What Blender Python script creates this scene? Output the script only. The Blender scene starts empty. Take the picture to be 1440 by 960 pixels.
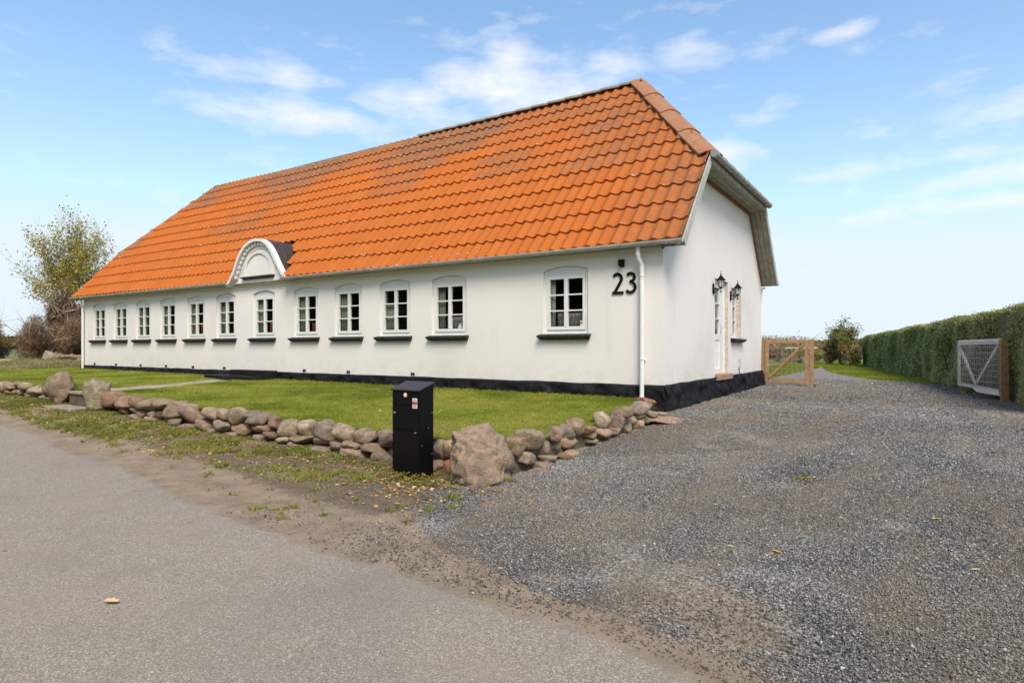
import bpy, bmesh, math, random
import numpy as np
from mathutils import Vector, noise as mnoise
R_ = math.radians
rng = np.random.default_rng(7)
random.seed(7)
SC = bpy.context.scene
COL = SC.collection

# ------------------------------------------------------------------ camera, sky, sun, exposure
cd = bpy.data.cameras.new('camera'); cam = bpy.data.objects.new('camera', cd); COL.objects.link(cam)
cam.location = (4.049, -11.4, 1.6); cam.rotation_euler = (R_(90), 0, R_(33.277))
cd.sensor_width = 36; cd.lens = 21.72; cd.shift_y = 0.0051; cd.clip_start = .05; cd.clip_end = 4000
SC.camera = cam
SUN = Vector((.46, -.50, .80)).normalized()
sd = bpy.data.lights.new('sun', 'SUN'); sd.energy = 2.4; sd.angle = R_(26); sd.color = (1, .92, .81)
so = bpy.data.objects.new('sun', sd); COL.objects.link(so)
so.rotation_euler = SUN.to_track_quat('Z', 'Y').to_euler()
SC.view_settings.view_transform = 'Standard'; SC.view_settings.look = 'None'
SC.view_settings.gamma = 1; SC.view_settings.exposure = 0.78

def setup_world():
    w = bpy.data.worlds.new('World'); SC.world = w; w.use_nodes = True
    nt = w.node_tree; N = nt.nodes; L = nt.links; N.clear()
    def math_(op, a, b=None, clamp=False):
        n = N.new('ShaderNodeMath'); n.operation = op; n.use_clamp = clamp
        for i, v in enumerate((a, b)):
            if v is None: continue
            if isinstance(v, (int, float)): n.inputs[i].default_value = v
            else: L.new(v, n.inputs[i])
        return n.outputs[0]
    sky = N.new('ShaderNodeTexSky'); sky.sky_type = 'NISHITA'; sky.sun_disc = False
    sky.sun_elevation = math.asin(SUN.z); sky.sun_rotation = math.atan2(SUN.x, SUN.y)
    sky.air_density = 1.0; sky.dust_density = .6; sky.ozone_density = 1.2
    tc = N.new('ShaderNodeTexCoord'); sep = N.new('ShaderNodeSeparateXYZ'); L.new(tc.outputs['Generated'], sep.inputs[0])
    az = math_('ARCTAN2', sep.outputs[0], sep.outputs[1]); el = math_('ARCSINE', sep.outputs[2])
    # thin high cloud: noise stretched along the horizon, gathered in a few banks of the sky
    cmb = N.new('ShaderNodeCombineXYZ'); L.new(math_('MULTIPLY', az, 1.0), cmb.inputs[0]); L.new(math_('MULTIPLY', el, 2.6), cmb.inputs[1])
    n1 = N.new('ShaderNodeTexNoise'); n1.inputs['Scale'].default_value = 9.0; n1.inputs['Detail'].default_value = 9; n1.inputs['Roughness'].default_value = .56
    n1.inputs['Distortion'].default_value = .15
    L.new(cmb.outputs[0], n1.inputs['Vector'])
    masks = None
    # bank: azimuth, elevation, half width, half height, weight
    for a0, e0, wa, we, wt in CLOUDS:
        da = math_('DIVIDE', math_('SUBTRACT', az, R_(a0)), R_(wa)); de = math_('DIVIDE', math_('SUBTRACT', el, R_(e0)), R_(we))
        d2 = math_('ADD', math_('MULTIPLY', da, da), math_('MULTIPLY', de, de))
        m = math_('MULTIPLY', math_('POWER', 2.718, math_('MULTIPLY', d2, -1.0)), wt)
        masks = m if masks is None else math_('MAXIMUM', masks, m)
    v = math_('ADD', math_('MULTIPLY', n1.outputs[0], 1.5), math_('MULTIPLY', masks, .62))
    c = math_('MULTIPLY', math_('SUBTRACT', v, .90), 1.6, True)
    c = math_('MULTIPLY', c, .9)
    # pale air towards the horizon
    hz = math_('POWER', math_('SUBTRACT', 1.0, math_('ABSOLUTE', sep.outputs[2]), True), 5.0)
    veil = math_('ADD', .06, math_('MULTIPLY', hz, .85), True)
    hs = N.new('ShaderNodeHueSaturation'); hs.inputs['Saturation'].default_value = 1.12; hs.inputs['Value'].default_value = 1.08; hs.inputs['Hue'].default_value = .495; L.new(sky.outputs[0], hs.inputs['Color']);
    dk = N.new('ShaderNodeMix'); dk.data_type = 'RGBA'; dk.blend_type = 'DARKEN'; dk.inputs[0].default_value = 1; L.new(hs.outputs[0], dk.inputs[6]); dk.inputs[7].default_value = (3.5, 4.08, 4.65, 1)
    mx0 = N.new('ShaderNodeMix'); mx0.data_type = 'RGBA'; L.new(veil, mx0.inputs[0]); L.new(dk.outputs[2], mx0.inputs[6]); mx0.inputs[7].default_value = (3.55, 3.98, 4.35, 1)
    mx = N.new('ShaderNodeMix'); mx.data_type = 'RGBA'; L.new(c, mx.inputs[0]); L.new(mx0.outputs[2], mx.inputs[6]); mx.inputs[7].default_value = (4.5, 4.5, 4.6, 1)
    bg = N.new('ShaderNodeBackground'); L.new(mx.outputs[2], bg.inputs[0]); bg.inputs[1].default_value = .135
    o = N.new('ShaderNodeOutputWorld'); L.new(bg.outputs[0], o.inputs[0])
CLOUDS = [(-32, 22.5, 9, 4.2, 1.05), (-43, 21.5, 6, 2.2, .85), (-52, 19.5, 9, 1.6, .9), (-54, 22.5, 10, 1.4, .75), (-24, 23.5, 6, 2.4, .8), (-38, 17.5, 12, 1.8, .6), (-17, 24.5, 5, 1.6, .7), (-4.5, 24.2, 2.6, .7, .95), (-15, 16.5, 3.5, 1.5, .9), (-2, 14, 6, .9, .85),
          (8, 12.3, 10, 1.0, .95), (2, 10.5, 9, .8, .8), (9, 16.8, 8, 1.6, .8), (-12, 19, 3, 1, .4), (-62, 12, 12, 2, .3), (90, 30, 60, 20, .6), (170, 30, 60, 20, .6), (-140, 40, 40, 20, .6)]
setup_world()

# ------------------------------------------------------------------ helpers
def smooth01(t): t = np.clip(t, 0, 1); return t*t*(3-2*t)
def tag(o, label=None, cat=None, group=None, kind=None):
    if label: o['label'] = label
    if cat: o['category'] = cat
    if group: o['group'] = group
    if kind: o['kind'] = kind
    return o
def mat(name, base, rough=.8, metal=0., c2=None, scale=4., detail=6, bump=0., bscale=20., spec=.3, coords='Object', mixlo=.35, mixhi=.65, c3=None, c3scale=1.2, c3lo=.55, c3hi=.7, rnd=None):
    m = bpy.data.materials.new(name); m.use_nodes = True; nt = m.node_tree; N = nt.nodes; L = nt.links
    b = N['Principled BSDF']; b.inputs['Roughness'].default_value = rough; b.inputs['Metallic'].default_value = metal
    b.inputs['Specular IOR Level'].default_value = spec
    tc = N.new('ShaderNodeTexCoord'); co = tc.outputs[coords]
    col = None
    if c2 is not None:
        n = N.new('ShaderNodeTexNoise'); n.inputs['Scale'].default_value = scale; n.inputs['Detail'].default_value = detail; L.new(co, n.inputs['Vector'])
        mr = N.new('ShaderNodeMapRange'); mr.inputs[1].default_value = mixlo; mr.inputs[2].default_value = mixhi; L.new(n.outputs[0], mr.inputs[0])
        mx = N.new('ShaderNodeMix'); mx.data_type = 'RGBA'; L.new(mr.outputs[0], mx.inputs[0]); mx.inputs[6].default_value = (*base, 1); mx.inputs[7].default_value = (*c2, 1)
        col = mx.outputs[2]
        if c3 is not None:
            n = N.new('ShaderNodeTexNoise'); n.inputs['Scale'].default_value = c3scale; n.inputs['Detail'].default_value = 8; L.new(co, n.inputs['Vector'])
            mr = N.new('ShaderNodeMapRange'); mr.inputs[1].default_value = c3lo; mr.inputs[2].default_value = c3hi; L.new(n.outputs[0], mr.inputs[0])
            mx = N.new('ShaderNodeMix'); mx.data_type = 'RGBA'; L.new(mr.outputs[0], mx.inputs[0]); L.new(col, mx.inputs[6]); mx.inputs[7].default_value = (*c3, 1); col = mx.outputs[2]
        L.new(col, b.inputs['Base Color'])
    else:
        b.inputs['Base Color'].default_value = (*base, 1)
    if bump:
        n = N.new('ShaderNodeTexNoise'); n.inputs['Scale'].default_value = bscale; n.inputs['Detail'].default_value = 6; L.new(co, n.inputs['Vector'])
        bp = N.new('ShaderNodeBump'); bp.inputs['Strength'].default_value = bump; bp.inputs['Distance'].default_value = .02; L.new(n.outputs[0], bp.inputs['Height']); L.new(bp.outputs[0], b.inputs['Normal'])
    return m

def np_mesh(name, V, Fi, k, mat_, parent=None, attrs=None, smooth=False, fattrs=None):
    """V (n,3), Fi (m,k) index array"""
    me = bpy.data.meshes.new(name); V = np.asarray(V, np.float32); Fi = np.asarray(Fi, np.int32)
    me.vertices.add(len(V)); me.vertices.foreach_set('co', V.ravel())
    me.loops.add(Fi.size); me.loops.foreach_set('vertex_index', Fi.ravel())
    me.polygons.add(len(Fi)); me.polygons.foreach_set('loop_start', np.arange(0, Fi.size, k, dtype=np.int32))
    me.polygons.foreach_set('loop_total', np.full(len(Fi), k, np.int32))
    if smooth: me.polygons.foreach_set('use_smooth', np.ones(len(Fi), bool))
    me.update(calc_edges=True)
    for an, av in (attrs or {}).items():
        a = me.attributes.new(an, 'FLOAT', 'POINT'); a.data.foreach_set('value', np.asarray(av, np.float32))
    for an, av in (fattrs or {}).items():
        a = me.attributes.new(an, 'FLOAT', 'FACE'); a.data.foreach_set('value', np.asarray(av, np.float32))
    me.materials.append(mat_)
    o = bpy.data.objects.new(name, me); COL.objects.link(o)
    if parent: o.parent = parent
    return o

class MB:
    def __init__(s): s.v = []; s.f = []
    def add(s, vs, fs):
        n = len(s.v); s.v += [tuple(v) for v in vs]; s.f += [tuple(i+n for i in f) for f in fs]
    def box(s, x0, x1, y0, y1, z0, z1):
        s.add([(x0,y0,z0),(x1,y0,z0),(x1,y1,z0),(x0,y1,z0),(x0,y0,z1),(x1,y0,z1),(x1,y1,z1),(x0,y1,z1)],
              [(0,3,2,1),(4,5,6,7),(0,1,5,4),(1,2,6,5),(2,3,7,6),(3,0,4,7)]); return s
    def beam(s, p, q, a, b, up=(0,0,1)):
        """box section a x b from p to q; a lies along side axis, b along up axis"""
        p = Vector(p); q = Vector(q); d = (q-p).normalized(); sd = d.cross(Vector(up)).normalized(); u = sd.cross(d)
        vs = []
        for c in (p, q):
            for i, j in ((-1,-1),(1,-1),(1,1),(-1,1)): vs.append(c+sd*(i*a/2)+u*(j*b/2))
        s.add(vs, [(0,1,2,3),(7,6,5,4),(0,4,5,1),(1,5,6,2),(2,6,7,3),(3,7,4,0)]); return s
    def tube(s, pts, r, n=8, cap=True):
        pts = [Vector(p) for p in pts]; rs = r if hasattr(r, '__len__') else [r]*len(pts); rings = []
        b0 = len(s.v); prev = None
        for i, p in enumerate(pts):
            d = (pts[min(i+1, len(pts)-1)]-pts[max(i-1, 0)]).normalized()
            a = prev if prev is not None else (Vector((0,0,1)) if abs(d.z) < .9 else Vector((1,0,0)))
            sd = (a - d*a.dot(d)).normalized(); prev = sd; u = d.cross(sd)
            for k in range(n):
                t = 2*math.pi*k/n; s.v.append(tuple(p+(sd*math.cos(t)+u*math.sin(t))*rs[i]))
        for i in range(len(pts)-1):
            for k in range(n):
                a = b0+i*n+k; b = b0+i*n+(k+1) % n; s.f.append((a, b, b+n, a+n))
        if cap:
            s.f.append(tuple(b0+k for k in range(n))[::-1]); e = b0+(len(pts)-1)*n; s.f.append(tuple(e+k for k in range(n)))
        return s
    def prism(s, poly, a0, a1, axis='y'):
        """poly in the plane across axis, extruded a0..a1"""
        def P(p, a): return {'y': (p[0], a, p[1]), 'x': (a, p[0], p[1]), 'z': (p[0], p[1], a)}[axis]
        n = len(poly); s.add([P(p, a0) for p in poly]+[P(p, a1) for p in poly],
            [tuple(range(n)), tuple(range(2*n-1, n-1, -1))]+[(i, i+n, (i+1) % n+n, (i+1) % n) for i in range(n)]); return s
    def lathe(s, c, prof, n=12):
        b0 = len(s.v)
        for r, z in prof:
            for k in range(n): t = 2*math.pi*k/n; s.v.append((c[0]+r*math.cos(t), c[1]+r*math.sin(t), c[2]+z))
        for i in range(len(prof)-1):
            for k in range(n):
                a = b0+i*n+k; b = b0+i*n+(k+1) % n; s.f.append((a, b, b+n, a+n))
        return s
    def build(s, name, m, parent=None, origin=(0,0,0), smooth=False, bevel=0):
        me = bpy.data.meshes.new(name); o = Vector(origin)
        me.from_pydata([tuple(Vector(v)-o) for v in s.v], [], s.f); me.materials.append(m)
        bm = bmesh.new(); bm.from_mesh(me); bmesh.ops.recalc_face_normals(bm, faces=bm.faces)
        if bevel: bmesh.ops.bevel(bm, geom=bm.edges[:], offset=bevel, segments=1, affect='EDGES')
        bm.to_mesh(me); bm.free()
        if smooth:
            for p in me.polygons: p.use_smooth = True
        ob = bpy.data.objects.new(name, me); COL.objects.link(ob)
        if parent: ob.parent = parent
        else: ob.location = o
        return ob
def empty(name, loc, label, cat, group=None):
    o = bpy.data.objects.new(name, None); o.empty_display_size = .2; COL.objects.link(o); o.location = loc
    return tag(o, label, cat, group)
def copy_tree(o, parent=None):
    c = o.copy(); COL.objects.link(c); c.parent = parent
    for ch in list(o.children): copy_tree(ch, c)
    return c

def vnoise(P, scale, seed=0, octv=3):
    """cheap vectorised value noise, 2D or 3D points -> ~0..1"""
    P = np.asarray(P, float)*scale; out = np.zeros(len(P)); amp = 1; tot = 0
    for o in range(octv):
        Q = P*(2**o)+seed*17.3+o*5.1; I = np.floor(Q).astype(np.int64); Fq = Q-I; Fq = Fq*Fq*(3-2*Fq)
        d = P.shape[1]; acc = np.zeros(len(P))
        for c in range(2**d):
            w = np.ones(len(P)); h = np.zeros(len(P), np.int64)+seed*101+o*7
            for k in range(d):
                b = (c >> k) & 1; w = w*(Fq[:, k] if b else 1-Fq[:, k]); h = h*1103515245+(I[:, k]+b)*(73856093, 19349663, 83492791)[k]+12345
            h = (h ^ (h >> 13))*1274126177; h = (h ^ (h >> 16)) & 0xffff
            acc += w*h/65535.
        out += acc*amp; tot += amp; amp *= .5
    return out/tot

# ------------------------------------------------------------------ materials
M = {}
M['render'] = mat('white_limewash', (.82,.768,.728), .9, c2=(.785,.733,.688), scale=.6, bump=.12, bscale=7, c3=(.66,.62,.56), c3scale=.5, c3lo=.58, c3hi=.85)
def splash(m):
    nt = m.node_tree; N = nt.nodes; L = nt.links; b = N['Principled BSDF']; src = b.inputs['Base Color'].links[0].from_socket
    g = N.new('ShaderNodeNewGeometry'); sp = N.new('ShaderNodeSeparateXYZ'); L.new(g.outputs['Position'], sp.inputs[0])
    def noise(scale, sc, det=6):
        mp = N.new('ShaderNodeMapping'); mp.inputs['Scale'].default_value = sc; L.new(g.outputs['Position'], mp.inputs[0])
        n = N.new('ShaderNodeTexNoise'); n.inputs['Scale'].default_value = scale; n.inputs['Detail'].default_value = det; n.inputs['Roughness'].default_value = .65; L.new(mp.outputs[0], n.inputs['Vector']); return n.outputs[0]
    def mrn(v, a, c, d=1.):
        k = N.new('ShaderNodeMapRange'); k.inputs[1].default_value = a; k.inputs[2].default_value = c; k.inputs[4].default_value = d; L.new(v, k.inputs[0]); return k.outputs[0]
    def mul(a, c):
        k = N.new('ShaderNodeMath'); k.operation = 'MULTIPLY'; L.new(a, k.inputs[0]); L.new(c, k.inputs[1]); return k.outputs[0]
    col = src
    for f, c in ((mul(mrn(sp.outputs[2], 1.35, .85), mrn(noise(3.2, (1,1,1.4), 8), .42, .68, .5)), (.54,.49,.42)),      # splashed earth low on the wall
                 (mrn(noise(2.4, (1,1,.13)), .60, .78, .34), (.56,.52,.47)),                                          # faint vertical runs
                 (mrn(noise(.9, (1,1,5)), .62, .70, .22), (.62,.57,.51))):                                           # patched courses
        k = N.new('ShaderNodeMix'); k.data_type = 'RGBA'; L.new(f, k.inputs[0]); L.new(col, k.inputs[6]); k.inputs[7].default_value = (*c, 1); col = k.outputs[2]
    L.new(col, b.inputs['Base Color'])
splash(M['render'])
M['trim'] = mat('white_paint', (.80,.79,.77), .5, c2=(.74,.73,.70), scale=6)
M['black'] = mat('black_masonry_paint', (.008,.008,.009), .6, c2=(.014,.014,.015), scale=9, bump=1.0, bscale=12, spec=.18, c3=(.06,.045,.04), c3scale=1.6, c3lo=.66, c3hi=.8)
M['sill'] = mat('black_sill_paint', (.014,.014,.015), .6, c2=(.03,.03,.03), scale=12, bump=.2)
M['iron'] = mat('black_iron', (.008,.008,.008), .8, spec=.12)
M['felt'] = mat('dark_roof_felt', (.038,.032,.030), .9, c2=(.07,.06,.055), scale=8, bump=.6, bscale=40)
M['zinc'] = mat('grey_zinc', (.55,.54,.52), .5, .1, c2=(.40,.39,.37), scale=5)
M['oldzinc'] = mat('weathered_zinc', (.40,.385,.36), .5, .2, c2=(.24,.225,.20), scale=7)
M['soffit'] = mat('weathered_soffit_boards', (.36,.34,.27), .8, c2=(.24,.23,.17), scale=5)
M['verge'] = mat('pale_verge_board', (.50,.50,.46), .7, c2=(.38,.38,.35), scale=6)
M['redwood'] = mat('tile_underside', (.32,.14,.07), .9, c2=(.22,.12,.07), scale=8)
M['ridge'] = mat('ridge_tile_clay', (.36,.135,.06), .9, c2=(.34,.18,.10), scale=5, bump=.3, c3=(.27,.22,.15), c3scale=11, c3lo=.56, c3hi=.70)
M['ridgegrey'] = mat('lichened_ridge_tile', (.30,.25,.18), .9, c2=(.22,.17,.11), scale=7, bump=.3, c3=(.38,.22,.08), c3scale=14, c3lo=.58, c3hi=.7)
M['brick'] = mat('worn_brick', (.46,.38,.31), .9, c2=(.62,.57,.50), scale=13, bump=.5)
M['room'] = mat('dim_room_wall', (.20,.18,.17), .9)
M['wood'] = mat('new_timber', (.40,.25,.14), .75, c2=(.28,.17,.09), scale=9, bump=.15, bscale=60)
M['woodo'] = mat('orange_timber', (.42,.22,.09), .75, c2=(.28,.13,.05), scale=9)
M['woodg'] = mat('silvered_timber', (.80,.77,.72), .8, c2=(.62,.59,.54), scale=10)
M['galv'] = mat('galvanised_wire', (.45,.45,.44), .45, .6)
M['pbox'] = mat('black_powder_coat', (.003,.003,.004), .35, c2=(.005,.005,.006), scale=5, spec=.22)
M['pboxlid'] = mat('grey_black_lid', (.03,.031,.034), .4, c2=(.045,.046,.05), scale=7, spec=.4)
M['soil'] = mat('brown_soil', (.10,.075,.05), 1, c2=(.15,.12,.085), scale=7, bump=.8, bscale=30)
M['concrete'] = mat('worn_concrete', (.36,.30,.225), .95, c2=(.24,.20,.15), scale=6, bump=.4)
M['bark'] = mat('bark', (.22,.155,.105), .95, c2=(.13,.09,.06), scale=9, bump=.5)
M['orange'] = mat('orange_sticker', (.75,.22,.05), .5)
M['red'] = mat('red_sticker', (.55,.035,.03), .5)
M['white'] = mat('white_sticker', (.75,.74,.72), .5)
def glass_mat():
    m = bpy.data.materials.new('window_glass'); m.use_nodes = True; nt = m.node_tree; N = nt.nodes; L = nt.links; N.clear()
    t = N.new('ShaderNodeBsdfTransparent'); t.inputs[0].default_value = (.82,.85,.84,1); g = N.new('ShaderNodeBsdfGlossy'); g.inputs['Roughness'].default_value = .015
    ge = N.new('ShaderNodeNewGeometry'); io = N.new('ShaderNodeMapRange'); io.inputs[3].default_value = 1.5; io.inputs[4].default_value = 1/1.5; L.new(ge.outputs['Backfacing'], io.inputs[0]); f = N.new('ShaderNodeFresnel'); L.new(io.outputs[0], f.inputs[0]); mx = N.new('ShaderNodeMixShader'); o = N.new('ShaderNodeOutputMaterial')
    tc = N.new('ShaderNodeTexCoord'); n = N.new('ShaderNodeTexNoise'); n.inputs['Scale'].default_value = 2.2; L.new(tc.outputs['Object'], n.inputs['Vector'])
    bp = N.new('ShaderNodeBump'); bp.inputs['Strength'].default_value = .12; bp.inputs['Distance'].default_value = .02; L.new(n.outputs[0], bp.inputs['Height']); L.new(bp.outputs[0], g.inputs['Normal'])
    L.new(f.outputs[0], mx.inputs[0]); L.new(t.outputs[0], mx.inputs[1]); L.new(g.outputs[0], mx.inputs[2]); L.new(mx.outputs[0], o.inputs[0]); return m
M['glass'] = glass_mat()
def curtain_mat(name, c):
    return mat(name, c, .9, c2=tuple(k*.8 for k in c), scale=4)
M['curtain'] = curtain_mat('pale_curtain', (.42,.43,.38)); M['curtaing'] = curtain_mat('grey_green_curtain', (.27,.28,.22)); M['curtainr'] = curtain_mat('red_curtain', (.24,.06,.05)); M['blind'] = curtain_mat('mauve_blind', (.26,.23,.23))

def attr_ramp_mat(name, attr, stops, rough=.8, transl=0., nscale=0, spec=.2):
    m = bpy.data.materials.new(name); m.use_nodes = True; nt = m.node_tree; N = nt.nodes; L = nt.links; b = N['Principled BSDF']
    a = N.new('ShaderNodeAttribute'); a.attribute_name = attr; r = N.new('ShaderNodeValToRGB'); L.new(a.outputs['Fac'], r.inputs[0])
    el = r.color_ramp.elements
    while len(el) < len(stops): el.new(.5)
    for e, (p, c) in zip(el, stops): e.position = p; e.color = (*c, 1)
    L.new(r.outputs[0], b.inputs['Base Color']); b.inputs['Roughness'].default_value = rough; b.inputs['Specular IOR Level'].default_value = spec
    if transl:
        t = N.new('ShaderNodeBsdfTranslucent'); L.new(r.outputs[0], t.inputs[0]); mx = N.new('ShaderNodeMixShader'); mx.inputs[0].default_value = transl
        o = N['Material Output']; L.new(b.outputs[0], mx.inputs[1]); L.new(t.outputs[0], mx.inputs[2]); L.new(mx.outputs[0], o.inputs[0])
    return m
M['lawnblade'] = attr_ramp_mat('lawn_grass', 't', [(0,(.18,.215,.03)),(.45,(.335,.37,.05)),(.8,(.48,.46,.09)),(1,(.46,.38,.15))], .7, .5)
M['vergeblade'] = attr_ramp_mat('rough_grass', 't', [(0,(.13,.145,.03)),(.4,(.26,.26,.055)),(.75,(.36,.30,.10)),(1,(.46,.36,.18))], .8, .3)
M['drygrass'] = attr_ramp_mat('dry_grass', 't', [(0,(.16,.17,.05)),(.4,(.34,.29,.12)),(1,(.52,.43,.24))], .8, .3)
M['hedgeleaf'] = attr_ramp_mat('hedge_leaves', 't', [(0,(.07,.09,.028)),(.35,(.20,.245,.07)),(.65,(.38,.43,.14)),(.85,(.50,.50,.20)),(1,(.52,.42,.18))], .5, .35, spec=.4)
M['birchleaf'] = attr_ramp_mat('birch_leaves', 't', [(0,(.19,.22,.04)),(.4,(.40,.36,.06)),(.75,(.58,.41,.07)),(1,(.52,.24,.07))], .7, .35)
M['twig'] = attr_ramp_mat('bare_twigs', 't', [(0,(.09,.048,.03)),(.5,(.20,.115,.07)),(1,(.42,.31,.20))], .9)
M['greenleaf'] = attr_ramp_mat('shrub_leaves', 't', [(0,(.085,.10,.03)),(.5,(.22,.22,.06)),(1,(.42,.34,.11))], .7, .3)
M['yellowleaf'] = attr_ramp_mat('yellow_shrub_leaves', 't', [(0,(.12,.13,.03)),(.5,(.28,.25,.05)),(1,(.42,.30,.07))], .7, .3)
M['darkleaf'] = attr_ramp_mat('evergreen_leaves', 't', [(0,(.015,.025,.010)),(1,(.05,.07,.025))], .7)
M['litter'] = attr_ramp_mat('fallen_leaves', 't', [(0,(.16,.09,.04)),(.35,(.42,.13,.03)),(.6,(.58,.34,.06)),(.8,(.50,.44,.14)),(1,(.55,.47,.30))], .8, .15)
M['gravel'] = attr_ramp_mat('gravel_stones', 't', [(0,(.022,.022,.023)),(.3,(.105,.103,.102)),(.6,(.285,.275,.262)),(.8,(.54,.515,.475)),(.93,(.44,.35,.25)),(1,(.62,.60,.56))], .75, spec=.3)

def add_dust(m):
    nt = m.node_tree; N = nt.nodes; L = nt.links; b = N['Principled BSDF']; src = b.inputs['Base Color'].links[0].from_socket
    g = N.new('ShaderNodeNewGeometry'); mp = N.new('ShaderNodeMapping'); mp.inputs['Scale'].default_value = (1.0, .38, 1); mp.inputs['Rotation'].default_value = (0, 0, .12); L.new(g.outputs['Position'], mp.inputs[0])
    n = N.new('ShaderNodeTexNoise'); n.inputs['Scale'].default_value = 1.15; n.inputs['Detail'].default_value = 6; n.inputs['Roughness'].default_value = .6; L.new(mp.outputs[0], n.inputs['Vector'])
    r = N.new('ShaderNodeMapRange'); r.inputs[1].default_value = .40; r.inputs[2].default_value = .62; r.inputs[4].default_value = .52; L.new(n.outputs[0], r.inputs[0])
    mx = N.new('ShaderNodeMix'); mx.data_type = 'RGBA'; L.new(r.outputs[0], mx.inputs[0]); L.new(src, mx.inputs[6]); mx.inputs[7].default_value = (.235,.18,.125,1); L.new(mx.outputs[2], b.inputs['Base Color'])
add_dust(M['gravel'])
def stone_mat():
    m = bpy.data.materials.new('fieldstone'); m.use_nodes = True; nt = m.node_tree; N = nt.nodes; L = nt.links; b = N['Principled BSDF']
    oi = N.new('ShaderNodeObjectInfo'); r = N.new('ShaderNodeValToRGB'); L.new(oi.outputs['Random'], r.inputs[0]); r.color_ramp.interpolation = 'LINEAR'
    st = [(0,(.36,.255,.18)),(.2,(.41,.30,.215)),(.4,(.30,.235,.18)),(.55,(.44,.34,.25)),(.7,(.34,.225,.165)),(.85,(.36,.285,.205)),(1,(.27,.21,.16))]
    el = r.color_ramp.elements
    while len(el) < len(st): el.new(.5)
    for e, (p, c) in zip(el, st): e.position = p; e.color = (*c, 1)
    oc = N.new('ShaderNodeMix'); oc.data_type = 'RGBA'; oc.blend_type = 'MULTIPLY'; oc.inputs[0].default_value = 1; L.new(r.outputs[0], oc.inputs[6]); L.new(oi.outputs['Color'], oc.inputs[7])
    g = N.new('ShaderNodeNewGeometry')
    n = N.new('ShaderNodeTexNoise'); n.inputs['Scale'].default_value = 11; n.inputs['Detail'].default_value = 9; n.inputs['Roughness'].default_value = .65; L.new(g.outputs['Position'], n.inputs['Vector'])
    rr = N.new('ShaderNodeMapRange'); rr.inputs[1].default_value = .3; rr.inputs[2].default_value = .7; rr.inputs[3].default_value = .50; rr.inputs[4].default_value = 1.22; L.new(n.outputs[0], rr.inputs[0])
    ml = N.new('ShaderNodeVectorMath'); ml.operation = 'SCALE'; L.new(oc.outputs[2], ml.inputs[0]); L.new(rr.outputs[0], ml.inputs[3])
    n2 = N.new('ShaderNodeTexNoise'); n2.inputs['Scale'].default_value = 5; n2.inputs['Detail'].default_value = 7; L.new(g.outputs['Position'], n2.inputs['Vector'])
    r2 = N.new('ShaderNodeMapRange'); r2.inputs[1].default_value = .55; r2.inputs[2].default_value = .68; r2.inputs[4].default_value = .7; L.new(n2.outputs[0], r2.inputs[0])
    mx = N.new('ShaderNodeMix'); mx.data_type = 'RGBA'; L.new(r2.outputs[0], mx.inputs[0]); L.new(ml.outputs[0], mx.inputs[6]); mx.inputs[7].default_value = (.20,.18,.11,1)
    L.new(mx.outputs[2], b.inputs['Base Color']); b.inputs['Roughness'].default_value = .9; b.inputs['Specular IOR Level'].default_value = .2
    n3 = N.new('ShaderNodeTexNoise'); n3.inputs['Scale'].default_value = 24; n3.inputs['Detail'].default_value = 8; n3.inputs['Roughness'].default_value = .7; L.new(g.outputs['Position'], n3.inputs['Vector'])
    bp = N.new('ShaderNodeBump'); bp.inputs['Strength'].default_value = .9; bp.inputs['Distance'].default_value = .04; L.new(n3.outputs[0], bp.inputs['Height']); L.new(bp.outputs[0], b.inputs['Normal'])
    return m
M['stone'] = stone_mat()

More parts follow.
